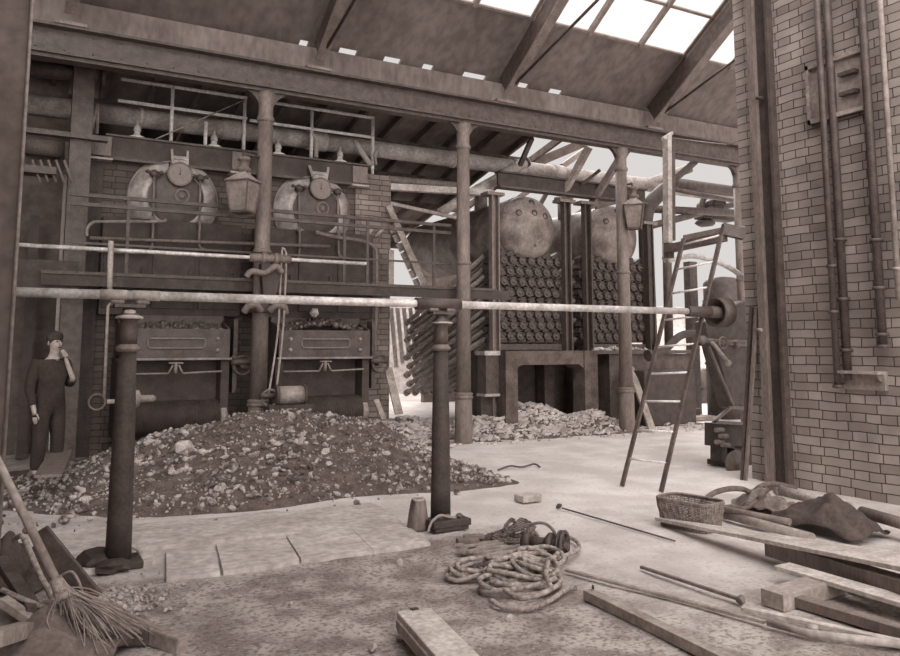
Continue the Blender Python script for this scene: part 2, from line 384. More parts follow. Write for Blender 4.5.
clab = ['cast iron column behind the coal heap carrying the upper shaft bearing', 'cast iron column in the middle standing behind the right post of the shaft', 'cast iron column standing just left of the ladder', 'cast iron column far right, half hidden by the brick wall edge']
cx = [3.11, 6.55, 10.08, 13.35]
cols = []
for k, x in enumerate(cx):
    t = thing('iron_column', (x, 11.4, 0), clab[k], 'column', 'row of iron columns under the girder'); cols.append(t)
    m = MB(); m.cyl((x, 11.4, 0), (x, 11.4, .74), .15, .14, 24); m.build('pedestal', 'paint', t, bevel=.01)
    m = MB(); m.lathe((x, 11.4, 0), Z, [(.14, .72), (.162, .73), (.162, .76), (.14, .775), (.155, .79), (.155, .815), (.12, .83)], 24); m.build('collar', 'paint', t)
    m = MB(); m.cyl((x, 11.4, .78), (x, 11.4, 5.15), .125, .108, 20); m.build('shaft', 'paint', t)
    m = MB(); m.lathe((x, 11.4, 0), Z, [(.12, 2.95), (.135, 2.97), (.135, 3.0), (.12, 3.02)]); m.lathe((x, 11.4, 0), Z, [(.105, 4.94), (.132, 4.97), (.132, 5.01), (.11, 5.04), (.11, 5.2), (.14, 5.3), (.14, 5.4)]); m.build('ring', 'paint', t)
    m = MB()
    for sg in (-1, 1):
        pts = [(x+sg*.1, 11.36, 5.2), (x+sg*.14, 11.36, 5.26), (x+sg*.18, 11.36, 5.32), (x+sg*.24, 11.36, 5.37), (x+sg*.3, 11.36, 5.4), (x+sg*.1, 11.36, 5.4)]
        m = MB(); m.prism(pts, (0, .08, 0)); m.build('bracket', 'iron', t)

# ================================================================== LINE SHAFTS
YS = 6.37
t = thing('line_shaft', (3.4, YS, 1.98), 'long bright steel shaft across the foreground carried on two tapered iron posts', 'shaft')
m = MB(); m.cyl((-.05, YS, 1.98), (6.95, YS, 1.98), .036, n=20); m.build('rod', 'steel', t)
m = MB(); m.cyl((.52, YS, 1.98), (.71, YS, 1.98), .04, n=18); m.cyl((.75, YS, 1.98), (.95, YS, 1.98), .04, n=18); m.build('bearing_sleeve', 'pale', t)
m = MB(); m.cyl((3.16, YS, 1.98), (3.62, YS, 1.98), .055, n=18); m.build('coupling', 'iron', t)
m = MB(); m.cyl((6.55, YS, 1.98), (6.9, YS, 1.98), .058, .064, n=18); m.build('coupling', 'iron', t)
pt = MB(); pt.lathe((6.98, YS, 1.98), XA, [(.04, -.09), (.07, -.09), (.07, .07), (.14, .07), (.145, 0), (.168, 0), (.172, .17), (.15, .17), (.15, .1), (.05, .1)], 36)
pu = pt.build('pulley', 'iron', t)
plab = ['tapered dark iron post at left carrying the foreground shaft', 'tapered dark iron post at centre with an ice-grey bucket beside its foot']
plab[1] = 'tapered dark iron post at centre with a battered can beside its foot'
for k, x in enumerate((.735, 3.42)):
    yb = YS
    t = thing('shaft_post', (x, yb, 0), plab[k], 'post', 'tapered posts under the foreground shaft')
    m = MB(); m.lathe((x, yb, 0), Z, [(.092, 0), (.088, .3), (.078, 1.0), (.064, 1.62)], 28); m.build('post', 'black', t)
    m = MB(); m.lathe((x, yb, 0), Z, [(.064, 1.55), (.09, 1.57), (.09, 1.585), (.064, 1.61)], 28); m.build('collar', 'paint', t)
    m = MB(); m.lathe((x, yb, 0), Z, [(.064, 1.6), (.068, 1.7), (.06, 1.78), (.08, 1.8), (.08, 1.83), (.05, 1.85), (.04, 1.9)], 28)
    m.box(x-.11, x+.11, yb-.06, yb+.06, 1.885, 1.91); m.build('bearing_seat', 'iron', t)
    m = MB(); m.lathe((x, yb-.02, 0), Z, [(.1, 1.8), (.1, 1.815), (.045, 1.835), (.045, 1.862), (.02, 1.872)], 24) if k == 0 else m.lathe((x, yb-.02, 0), Z, [(.1, 1.8), (.1, 1.812), (.05, 1.82)], 24)
    m.build('drip_cup', 'pale', t)
    for sg in (-1, 1):
        m = MB(); m.lathe((x+sg*.09, yb-.03, 1.925), XA*sg, [(.012, -.05), (.02, -.03), (.018, .03), (.008, .05)], 14)
        m.build('bearing_arm', 'paint', t)
    m = MB(); m.box(x-.16, x+.16, yb-.14, yb+.14, -.01, .045); m.build('base_plate', 'black', t, bevel=.008)
# box and rods by the posts
t = thing('junk_box', g(460, 537), 'low dark tray of scraps against the foot of the centre post', 'tray')
c = g(447, 538); c = V((3.36, 6.14, 0))
m = MB(); m.box(c.x-.17, c.x+.2, c.y-.08, c.y+.08, .045, .1); m.box(c.x-.15, c.x+.18, c.y-.07, c.y+.07, .012, .045); m.build('tray', 'black', t, bevel=.006)
m = MB(); m.tube(smooth_path([c+V((-.2, -.03, .02)), c+V((-.17, -.04, .1)), c+V((-.09, -.04, .145)), c+V((0, -.02, .12)), c+V((.08, -.02, .105))]), .012, 8); m.build('hook', 'pale', t)
m = MB(); m.ico(c+V((.12, 0, .12)), .03, .2); m.ico(c+V((.02, .02, .115)), .025, .2); m.ico(c+V((-.05, .03, .11)), .022, .2); m.build('scrap', 'paint', t)
t = thing('battered_can', (3.13, 6.3, 0), 'battered conical metal can with ragged top beside the centre post', 'can')
c = g(418, 529)
t.location = c
m = MB(); m.lathe(c, Z, [(.098, 0), (.1, .02), (.085, .13), (.068, .235), (.066, .24)], 14)
for i, p in enumerate(m.v):
    if p.z > c.z+.2: p.z += .02*math.sin(i*2.4); p.x += .008*math.sin(i*5.)
m.build('body', 'paint', t)
m = MB(); m.torus(c+V((0, 0, .25)), Z, .05, .013, 14, 6); m.ico(c+V((.03, -.02, .258)), .02, .3); m.build('folded_rim', 'pale', t)
# dark scraps by left post
for k, (px, py, r, lab) in enumerate([(98, 566, .12, 'dark tangled scrap lump left of the foot of the left post'), (112, 572, .09, 'dark oily rag against the foot of the left post')]):
    m = MB(); c = g(px, py); m.ico(c+V((0, 0, r*.4)), r, .3, (1.3, 1, .55), Matrix.Identity(3), sub=1); tag(m.build('scrap_lump', 'black'), lab, 'scrap')
m = MB(); c = g(122, 560); m.tube(smooth_path([c+V((-.05, -.08, .03)), c+V((-.03, -.12, .1)), c+V((.05, -.13, .12)), c+V((.11, -.1, .07)), c+V((.12, -.08, .01))]), .018, 8); tag(m.build('curved_strap', 'pale'), 'pale curved metal strap hooked round the foot of the left post', 'strap')

# upper shaft
Y2 = 11.1
a = aY(20, 244.5, Y2); b = aY(366, 264, Y2); z2 = (a.z+b.z)/2
t = thing('upper_line_shaft', (a.x, Y2, z2), 'upper bright steel shaft in front of the boilers, ending right of the column', 'shaft')
m = MB(); m.cyl((a.x-.3, Y2, z2), (b.x, Y2, z2), .027, n=18); m.build('rod', 'steel', t)
m = MB(); m.cyl((2.85, Y2, z2), (3.45, Y2, z2), .06, n=18); m.cyl((3.02, Y2, z2), (3.08, Y2, z2), .085, n=18); m.cyl((3.2, Y2, z2), (3.26, Y2, z2), .085, n=18); m.build('coupling', 'paint', t)
x = cx[0]
t = thing('wall_bracket', (x, 11.2, z2-.5), 'cast iron bearing bracket clasped round the column under the upper shaft', 'bracket')
m = MB(); m.prism([(x-.1, 11.2, z2-.08), (x+.12, 11.2, z2-.08), (x+.2, 11.2, z2-.2), (x+.12, 11.2, z2-.6), (x-.05, 11.2, z2-.6)], (0, -.14, 0)); m.build('arm', 'black', t, bevel=.01)
m = MB(); m.tube(smooth_path([(x-.3, 11.1, z2-.28), (x-.22, 11.08, z2-.2), (x-.05, 11.05, z2-.22), (x+.1, 11.02, z2-.12), (x+.2, 11.05, z2-.2)]), .045, 10); m.build('oil_tray', 'paint', t)
for sg in (-1, 1):
    m = MB(); m.tube(smooth_path([(x+sg*.3, 11.15, z2-.78), (x+sg*.26, 11.1, z2-.7), (x+sg*.15, 11.1, z2-.68), (x+sg*.06, 11.15, z2-.76)]), .05, 10); m.build('lug', 'paint', t)
m = MB(); m.torus((x, 11.4, z2-.75), Z, .17, .03, 24, 8); m.build('clamp_ring', 'iron', t)
# hanging belt over the upper shaft
P1 = aY(285, 255, Y2); P2 = aY(283, 330, Y2-.02); P3 = aY(276, 392, Y2-.1)
m = MB(); q0 = aY(281.5, 258, Y2); q1 = aY(278, 330, Y2-.02); q2 = aY(268.5, 395, Y2-.1)
m.tube(smooth_path([P3, P2, P1+V((.02, 0, -.1)), P1+V((.0, -.0, .06)), (P1+q0)/2+V((0, -.03, .1)), q0+V((0, 0, .03)), q1, q2]), .016, 8)
tag(m.build('drive_rope', 'pipe'), 'pale endless rope looped over the upper shaft and hanging to the ring by the column', 'rope')
c = aY(270, 398, Y2-.1)
m = MB(); m.torus(c, YA, .115, .018, 28, 8); tag(m.build('iron_ring', 'paint'), 'iron ring wheel hanging at the rope end beside the column foot', 'ring')
# lamp-like drum motor
c = aY(291, 395, 11.0)
t = thing('cable_winch', c-V((0, 0, .2)), 'small winch with a pale drum standing on the coal heap by the column', 'winch')
m = MB(); m.cyl(c-V((.2, 0, 0)), c+V((.17, 0, 0)), .13, n=24); m.build('drum', 'pipe', t)
m = MB(); m.cyl(c-V((.24, 0, 0)), c-V((.2, 0, 0)), .15, n=24); m.cyl(c+V((.17, 0, 0)), c+V((.2, 0, 0)), .15, n=24); m.cyl(c-V((.45, 0, 0)), c-V((.24, 0, 0)), .04, n=12); m.build('end_cap', 'iron', t)
m = MB(); m.box(c.x-.35, c.x+.3, c.y-.14, c.y+.14, c.z-.32, c.z-.13); m.build('base', 'black', t)
# small white knob on left post side & ring
c = aY(133, 401, 10.9)
# belt shifting rods near the left post
m = MB(); a = aY(111, 241, 11.0); b = aY(109.5, 292, 11.0); m.cyl(a, b, .035, n=12); tag(m.build('upright_rod', 'pale'), 'short pale upright rod left of the left post crossing the upper shaft', 'rod')
m = MB(); a = aY(108, 306, 10.9); b = aY(104, 398, 10.9); m.tube([aY(122, 304, 10.9), aY(111, 303, 10.9), a, b], .02, 8); tag(m.build('lever_rod', 'pipe'), 'thin pale rod hanging left of the left post down to a small handwheel', 'rod')
t = thing('handwheel', aY(98, 402, 11.2), 'small dark handwheel with a pale hub left of the left post', 'handwheel')
m = MB(); c = aY(97, 402, 11.2); m.torus(c, YA, .1, .014, 24, 6); m.build('rim', 'paint', t)
m = MB(); m.cyl(c+V((.12, 0, 0)), c+V((.3, 0, 0)), .03, n=10); m.build('hub', 'pale', t)
t = thing('stop_valve', aY(138, 400, 11.2), 'small pale valve knob showing right of the left post at the boiler foot', 'valve')
c = aY(137, 399, 11.2); m = MB(); m.lathe(c, XA, [(.05, -.08), (.12, -.06), (.12, .02), (.05, .05), (.05, .2), (.02, .24)], 18); m.build('knob', 'pipe', t)

# ================================================================== LEFT BOILERS (bricked in)
YF = 12.7
X0, X1 = .62, 5.76
ZT = 4.62
m = MB(); m.box(X0, 5.08, YF, 17.5, 0, ZT); s_ = m.build('brick_setting', 'brickD', origin=(0, 0, 0)); tag(s_, 'dark brick setting enclosing the two left boilers', 'brickwork')
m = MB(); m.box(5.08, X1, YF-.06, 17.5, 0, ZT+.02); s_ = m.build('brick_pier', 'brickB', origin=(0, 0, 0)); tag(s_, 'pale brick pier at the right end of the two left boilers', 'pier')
m = MB(); m.box(X0, 1.0, YF-.07, YF, 0, 4.4); tag(m.build('darkening_plate', 'black'), 'dark iron plate added to darken the brickwork left of the first dome', 'plate')  # dark sheet added to darken this end of the brickwork
t = thing('setting_beam', (3.2, YF-.08, 4.4), 'dark iron beam along the top of the left boiler brickwork', 'beam')
m = MB(); m.box(1.05, 5.0, YF-.16, YF, 4.42, 4.74); m.build('web', 'black', t)
m = MB(); m.box(1.0, 5.3, YF-.2, YF, 4.38, 4.42); m.box(1.0, 5.3, YF-.2, YF, 4.74, 4.77); m.build('flange', 'iron', t)
for x in (.95, 3.02, 5.1):
    m = MB(); m.box(x-.14, x+.14, YF-.22, YF, 4.42, 4.72); m.build('anchor_plate', 'paint', t, bevel=.01)
    m = MB(); m.box(x-.16, x+.16, YF-.24, YF, 4.36, 4.39); m.build('ledge', 'pale', t)

def boiler(bx, lab, k):
    bz = 3.86; R = .66
    t = thing('steam_boiler', (bx, YF, 0), lab, 'boiler', 'bricked-in boilers at left')
    yc = YF-.03
    prof = [(R+.0, .15), (R+.02, 0), (R+.0, -.06), (.6, -.13), (.5, -.2), (.35, -.26), (.18, -.29), (.02, -.3)]
    m = MB(); m.lathe((bx, yc, bz), YA, [(r, y) for r, y in prof], 48); m.build('dome_end', 'iron', t)
    m = MB(); m.lathe((bx, yc-.012, bz), YA, [(R+.0, .1), (R+.02, 0), (R+.0, -.06), (.6, -.13), (.5, -.2), (.42, -.245), (.41, -.22), (.5, .1)], 48); m.build('dome_flange', 'dome', t)
    m = MB(); m.torus((bx, yc-.02, bz), YA, R+.005, .022, 48, 8); m.build('dome_rim', 'pipe', t)
    # pressure gauge
    gx, gz = bx+.03, bz+.36
    gg = MB(); gg.lathe((gx, yc-.28, gz), -YA, [(.02, -.1), (.17, -.06), (.19, 0), (.19, .06), (.165, .07)], 32); go = gg.build('pressure_gauge', 'iron', t)
    m = MB(); m.lathe((gx, yc-.352, gz), -YA, [(.163, 0), (.163, .004)], 32); m.build('dial', 'dial', go)
    m = MB(); m.beam((gx, yc-.36, gz-.02), (gx, yc-.36, gz+.1), .008, .004, YA); m.ico((gx, yc-.36, gz), .014, 0); m.build('pointer', 'black', go)
    m = MB(); m.torus((gx, yc-.35, gz), YA, .178, .014, 32, 6); m.build('bezel', 'paint', go)
    # pale bracket above
    m = MB()
    for sg in (-1, 1): m.beam((gx+sg*.11, yc-.3, gz+.16), (gx+sg*(.17 if k else .12), yc-.22, gz+.4), .035, .035)
    m.beam((gx-.13, yc-.27, gz+.27), (gx+.13, yc-.27, gz+.27), .03, .05); m.beam((gx-.11, yc-.29, gz+.2), (gx+.11, yc-.29, gz+.2), .05, .06)
    m.build('gauge_bracket', 'pale', t)
    m = MB(); m.box(gx-.15, gx+.15, yc-.3, yc-.2, gz+.12, gz+.2); m.build('gauge_plate', 'black', t)
    # water gauges both sides
    for sg in (-1, 1):
        w = MB(); wx = bx+sg*.34
        w.lathe((wx, yc-.3, bz+.33), Z, [(.02, -.06), (.055, -.03), (.07, 0), (.05, .05), (.02, .07)], 14)
        w.cyl((wx, yc-.3, bz+.33), (wx, yc-.1, bz+.33), .04, n=12); w.cyl((wx-.1, yc-.32, bz+.36), (wx+.1, yc-.32, bz+.36), .018, n=8)
        for q in (-1, 1): w.ico((wx+q*.1, yc-.32, bz+.36), .035, .1, smooth=True)
        wo = w.build('water_gauge', 'iron', t)
        m = MB(); m.cyl((wx, yc-.36, bz-.35), (wx, yc-.32, bz+.3), .018, n=8); m.lathe((wx, yc-.36, bz-.38), Z, [(.02, -.05), (.05, 0), (.02, .05)], 12); m.build('glass_tube', 'paint', wo)
    m = MB(); m.torus((bx+.08, yc-.3, bz+.03), YA, .1, .02, 24, 8); m.ico((bx+.08, yc-.28, bz+.03), .05, 0, smooth=True, sub=1); m.build('manhole_ring', 'paint', t)
    # lower front casing: covers the lower half of the drum
    m = MB(); m.box(bx-1.02, bx+1.02, YF-.31, YF-.02, 2.05, 3.5); m.build('front_casing', 'black', t, bevel=.01)
    for q in (-.68, 0, .68):
        m = MB(); m.box(bx+q-.31, bx+q+.31, YF-.34, YF-.31, 2.15, 3.05); do = m.build('tube_door', 'black', t, bevel=.01)
        m = MB(); m.cyl((bx+q+.22, YF-.38, 2.55), (bx+q+.22, YF-.38, 2.75), .014, n=8)
        m.box(bx+q+.2, bx+q+.24, YF-.38, YF-.34, 2.56, 2.58); m.box(bx+q+.2, bx+q+.24, YF-.38, YF-.34, 2.72, 2.74); m.build('door_handle', 'iron', do)
    # blow-down pipe loops
    for sg in (-1, 1):
        m = MB(); wx = bx+sg*.34
        pts = [(wx, yc-.4, bz-.38), (wx, yc-.4, bz-.75), (wx-.04*1, yc-.4, bz-.86), (wx-.16, yc-.4, bz-.9), (wx-.75, yc-.4, bz-.9)] if sg < 0 else [(wx, yc-.4, bz-.38), (wx, yc-.4, bz-.7), (wx+.05, yc-.4, bz-.78), (wx+.2, yc-.4, bz-.8), (wx+.6, yc-.4, bz-.8)]
        m.tube(smooth_path(pts, 4), .02, 8); m.build('drain_pipe', 'paint', t)
    # stoker hopper
    hx0, hx1 = bx-.76, bx+.76; yh = 11.9
    h = MB()
    h.prism([(hx0, yh, 1.42), (hx0, yh, 1.86), (hx0, YF-.35, 1.98), (hx0, YF-.35, 1.42)], (.03, 0, 0))
    h.prism([(hx1-.03, yh, 1.42), (hx1-.03, yh, 1.86), (hx1-.03, YF-.35, 1.98), (hx1-.03, YF-.35, 1.42)], (.03, 0, 0))
    h.box(hx0, hx1, yh-.03, yh, 1.42, 1.84); h.box(hx0, hx1, yh, YF-.35, 1.42, 1.46); h.box(hx0, hx1, YF-.38, YF-.1, 1.42, 2.05)
    ho = h.build('stoker_hopper', 'iron', t)
    m = MB(); m.box(hx0-.03, hx1+.03, yh-.06, yh+.02, 1.39, 1.42); m.build('hopper_ledge', 'pipe', ho)
    m = MB(); m.tube([(bx-.4, yh-.04, 1.6), (bx-.37, yh-.04, 1.56), (bx+.37, yh-.04, 1.56), (bx+.4, yh-.04, 1.6), (bx+.4, yh-.04, 1.68), (bx+.37, yh-.04, 1.7), (bx-.37, yh-.04, 1.7), (bx-.4, yh-.04, 1.68)], .016, 6, True)
    m.build('name_plate_frame', 'paint', ho)
    for sx_ in (-.58, .58):
        for z_ in (1.53, 1.7): m = MB(); m.ico((bx+sx_, yh-.04, z_), .032, 0, smooth=True, sub=1); m.build('bolt_head', 'pipe', ho)
    # link bar under hopper
    m = MB(); m.cyl((bx-.68, yh-.02, 1.2), (bx-.1, yh-.02, 1.2), .014, n=8); m.cyl((bx+.1, yh-.02, 1.2), (bx+.66, yh-.02, 1.22), .014, n=8); m.cyl((bx-.1, yh-.02, 1.2), (bx-.04, yh-.02, 1.32), .014, n=8); m.cyl((bx+.1, yh-.02, 1.2), (bx+.04, yh-.02, 1.32), .014, n=8)
    m.box(bx-.1, bx+.1, yh-.04, yh, 1.34, 1.36); m.cyl((bx, yh-.02, 1.2), (bx, yh-.02, 1.36), .025, n=8); m.build('link_bar', 'pipe', t)
    # chain grate below
    for q in (-.72, .72): m = MB(); m.box(bx+q-.06, bx+q+.06, 11.95, YF, .3, 1.42); m.build('side_frame', 'black', t)
    m = MB(); m.box(bx-.66, bx+.66, 12.25, YF, .35, 1.4); m.build('grate_housing', 'black', t)
    m = MB(); prof = []
    for i in range(45): prof += [(.25, -.64+i*.029), (.25, -.64+i*.029+.018), (.225, -.64+i*.029+.02), (.225, -.64+i*.029+.027)]
    m.lathe((bx, 12.1, .55), XA, prof, 20); m.build('grate_roller', 'black', t)
    m = MB(); m.lathe((bx+.66, 12.1, .55), XA, [(.18, 0), (.2, .03), (.2, .1), (.1, .14)], 24); m.build('roller_end', 'pipe', t)
    # side gear
    w = MB(); w.torus((bx+.98, 11.95, 1.3), YA, .14, .022, 24, 6); w.cyl((bx+.8, 11.95, 1.35), (bx+1.1, 11.95, 1.35), .05, n=10); w.cyl((bx+.98, 11.92, 1.3), (bx+.98, 12.3, 1.3), .04, n=10)
    w.ico((bx+.85, 11.95, 1.42), .06, .1, smooth=True); w.box(bx+.84, bx+.9, 11.98, 12.2, .9, 2.0); w.build('drive_gear', 'iron', t)
    # coal in hopper
    m = MB()
    m.grid(lambda u, v: (hx0+.05+(hx1-hx0-.1)*u, yh+.02+(YF-.42-yh)*v, 1.8+.1*v+.12*math.sin(PI*u)*(k*.8+.2)+.03*noise.noise(V((u*9, v*5, k)))), 20, 8, False)
    for i in range(170):
        u, v = random.random(), random.random()
        m.ico((hx0+.07+(hx1-hx0-.14)*u, yh+.03+(YF-.45-yh)*v, 1.81+.1*v+.12*math.sin(PI*u)*(k*.8+.2)), random.uniform(.02, .055), .35)
    tag(m.build('coal_load', 'coal', ), 'lumpy coal filling the hopper of the %s left boiler' % ('second' if k else 'first'), 'coal', None, 'stuff')
    return t
boiler(2.03, 'bricked-in steam boiler with round dome, gauge and coal hopper, leftmost of the four boilers', 0)
boiler(4.3, 'bricked-in steam boiler with gauge and tilted pale bracket, next to the brick pier', 1)
m = MB(); c = aY(314, 313, 12.0); m.ico(c, .09, .2, (1, 1, .9)); tag(m.build('pale_lump', 'stone'), 'pale lump of stone lying on top of the coal in the right hopper', 'lump')

# valves standing on the setting beam
lb = ['pale stop valve on the beam above the left side of the first dome', 'pale stop valve on the beam just left of the lantern', 'pale stop valve on the beam just right of the lantern column', 'pale stop valve on the beam under the right railing']
base = None
for k, (px, py) in enumerate([(137, 136), (214, 146), (278, 153), (340, 160)]):
    c = aY(px, py, YF-.05); c.z = 4.77
    if base is None:
        t = thing('stop_valve', c, lb[k], 'valve', 'small valves on the setting beam'); base = t
        m = MB(); m.lathe(c, Z, [(.12, 0), (.12, .03), (.05, .06), (.04, .12)], 16); m.build('flange', 'white', t)
        m = MB(); m.lathe(c, Z, [(.03, .1), (.06, .13), (.05, .19), (.02, .22), (.02, .3)], 14); m.build('bonnet', 'pale', t)
    else:
        t = copytree(base); t.location = c; t['label'] = lb[k]

# railings on top of the boilers
def railing(name, lab, tops, mids, posts, wire=None):
    t = thing(name, aY(posts[0][0], posts[0][2], YF+.1), lab, 'railing', 'pale railings above the left boilers')
    for (a, b) in (tops, mids):
        A = aY(*a, YF+.1); B = aY(*b, YF+.1); zz = (A.z+B.z)/2
        m = MB(); m.cyl((A.x, A.y, zz), (B.x, B.y, zz), .028, n=10); m.build('rail', 'white', t)
    for px, y0, y1 in posts:
        A = aY(px, y0, YF+.1); m = MB(); m.cyl((A.x, A.y, 4.64), A, .03, n=10); m.build('post', 'white', t)
    if wire:
        A = aY(*wire[0], YF+.05); B = aY(*wire[1], YF-.1); m = MB(); m.cyl(A, B, .012, n=6); m.build('stay_rod', 'pipe', t)
    return t
railing('safety_railing', 'pale tubular railing above the first boiler with a slanting stay rod', ((121, 79), (247, 98)), ((118, 101), (247, 118)), [(173, 86, 145), (206, 122, 148), (245, 98, 152)], ((244, 100), (127, 152)))
railing('safety_railing', 'pale tubular railing above the second boiler next to the pier', ((274, 102), (374, 119)), ((250, 121), (374, 137)), [(312, 110, 160), (373, 119, 167)])
t = thing('bent_pipe', aY(360, 165, YF), 'pale pipe stub leaning against the right railing above the pier', 'pipe')
m = MB(); m.tube([aY(355, 141, YF+.05), aY(362, 153, YF), aY(371, 166, YF-.05)], .05, 10); m.build('stub', 'pale', t)
m = MB(); m.tube(smooth_path([aY(376, 165, YF), aY(375, 155, YF), aY(378, 151, YF), aY(381, 157, YF)]), .03, 8); m.build('hook', 'pipe', t)
m = MB(); m.tube(smooth_path([aY(312, 134, YF+.1), aY(316, 140, YF+.1), aY(316, 158, YF+.1)]), .04, 8); tag(m.build('curved_pipe', 'pale'), 'short pale curved pipe beside the first post of the right railing', 'pipe')

# ================================================================== MAIN PIPES
def pipe(name, lab, pts, r, mt='pipe', flanges=(), cat='pipe', sm=False, n=18, fr=1.12, fl=.06, group=None, fm=None):
    pts = [V(p) for p in pts]
    t = thing(name, pts[0], lab, cat, group)
    m = MB(); m.tube(smooth_path(pts, 6) if sm else pts, r, n); m.build('pipe', mt, t)
    L = (pts[-1]-pts[0])
    for f_ in flanges:
        f0 = f_[0] if isinstance(f_, tuple) else f_; ln = f_[1] if isinstance(f_, tuple) else fl
        c = pts[0]+L*f0; m = MB(); m.cyl(c-L.normalized()*ln/2, c+L.normalized()*ln/2, r*fr, n=n); m.build('flange', fm or mt, t)
    return t
YP = 13.3
A = aY(27, 103, YP); B = aY(463, 161, YP); zp = (A.z+B.z)/2
pipe('steam_main', 'thick pale lagged steam main running high behind the boilers from the left edge', [(A.x-.6, YP, zp), (16.5, YP, zp)], .155, 'pale', [.13, (.215, .3), (.305, .35), (.47, .05), (.56, .3), (.62, .25)], n=28, fm='woodl')
pipe('branch_pipe', 'pale diagonal branch pipe rising to the steam main above the third boiler', [aY(440, 213, 13.3), aY(470, 194, 13.15), aY(528, 161, 13.0)], .1, 'woodl', [.98], fm='iron')
pipe('branch_pipe', 'pale diagonal pipe rising behind the lantern column to the upper right', [aY(545, 240, 14.2), aY(600, 201, 13.6), aY(690, 168, 13.0)], .11, 'pipe', [.02])
m = MB(); m.beam(aY(388, 187, 13.0), aY(492, 193, 12.9), .15, .12); tag(m.build('timber_beam', 'woodl'), 'pale horizontal timber just above the fallen rack beside the brick pier', 'timber')
pipe('lagged_pipe', 'short thick pipe lying behind the pale timber right of the pier', [aY(388, 179, 13.4), aY(462, 186, 13.6)], .07, 'pipe', [.5])
m = MB(); m.beam(aY(388, 203, 12.8), aY(462, 219, 12.9), .06, .06); tag(m.build('timber_rail', 'wood'), 'thin sloping pale rail from the pier to the middle column', 'rail')
zt0 = aY(200, 279, 11.75).z
# fallen rack: two leaning boards
t = thing('leaning_rack', aY(416, 290, 12.2), 'stepped pale rack leaning between the brick pier and the middle column', 'rack')
m = MB(); m.beam(aY(389, 206, 12.5), aY(426, 288, 12.1), .05, .1); m.build('side_rail', 'wood', t)
for i in range(7):
    u = i/7; p = aY(391+28*u, 226+62*u, 12.6-.3*u); q = aY(391+28*(u+.115), 226+62*(u+.115), 12.6-.3*(u+.115))
    m = MB(); m.beam(p, q, .07, .1); m.build('step', 'wood', t)
m = MB(); _p = aY(391, 250, 12.2); m.beam(_p, (_p.x, _p.y, zt0), .1, .04); tag(m.build('short_board', 'wood'), 'short pale board standing upright right of the brick pier', 'board')
# vertical pale boards behind the tube bank
for k in range(7):
    px = 391+k*6.4
    m = MB(); a = aY(px, 308, 16.3); b = aY(px+4, 352-(k*3), 16.3); b = a+(b-a)*1.35
    m.beam(a, b, .09, .03, YA); tag(m.build('pale_stave', 'woodl'), 'pale upright stave in the row behind the left ends of the boiler tubes', 'stave', 'pale staves behind the boiler tubes')

# ================================================================== GALLERY in front of the left boilers
YG = 11.75
A = aY(66, 271, YG); B = aY(463, 293, YG)
t = thing('gallery_walkway', (A.x, YG, 2.4), 'dark iron walkway with rails crossing in front of the left boilers to the middle column', 'walkway')
zt = (aY(200, 279, YG).z)
m = MB(); m.box(A.x-.3, 7.7, YG-.04, YG, zt-.16, zt); m.build('edge_beam', 'black', t)
m = MB(); m.box(A.x-.3, 7.4, YG-.06, YG-.0, zt-.01, zt+.035); m.build('edge_angle', 'iron', t)
m = MB(); m.box(A.x-.3, 6.4, YG, 12.35, zt-.02, zt); m.build('deck', 'black', t)
for y0, y1, q in ((195, 224, 0), (203, 242, 1)):
    a = aY(70, y0, YG); b = aY(463, y1, YG); m = MB(); zz = aY(240, 208 if not q else 216.5, YG).z
    m.beam((a.x, YG, zz), (6.5, YG, zz), .05, .05); m.build('handrail', 'iron', t)
for px in (129, 345, 368, 434):
    a = aY(px, 205, YG); m = MB(); m.beam((a.x, YG, zt), (a.x, YG, aY(240, 208, YG).z), .045, .02); m.build('rail_post', 'iron', t)
m = MB(); zz = aY(240, 252, YG).z; m.beam((A.x, YG, zz), (6.5, YG, zz), .03, .03); m.build('mid_rail', 'iron', t)
# thin pipes on boiler fronts
pipe('feed_pipe', 'thin pale horizontal pipe above the upper shaft across the first boiler front', [aY(90, 238, 12.2), aY(330, 246.5, 12.2)], .028, 'paint', n=10)
pipe('feed_pipe', 'thin pipe with a bent left end under the first dome', [aY(87, 236, 12.15), aY(87, 229, 12.15), aY(92, 223, 12.15), aY(102, 221.5, 12.15), aY(160, 221.5, 12.15), aY(165, 219, 12.15)], .022, 'pipe', sm=True, n=8)
pipe('feed_pipe', 'pale pipe bending down the face of the brick pier right of the second boiler', [aY(315, 232, 12.2), aY(335, 237, 12.2), aY(362, 241, 12.2), aY(374, 247, 12.2), aY(376.5, 258, 12.2), aY(376.5, 300, 12.2), aY(374, 352, 12.2)], .035, 'paint', sm=True, n=10)
for k, (pa, pb) in enumerate([((367, 236), (372, 229)), ((375, 237), (383, 229))]):
    m = MB(); m.cyl(aY(*pa, 12.5), aY(*pb, 12.45), .03, n=8); tag(m.build('lever', 'wood'), ['left', 'right'][k]+' of two short pale levers on the brick pier above the bent pipe', 'lever')

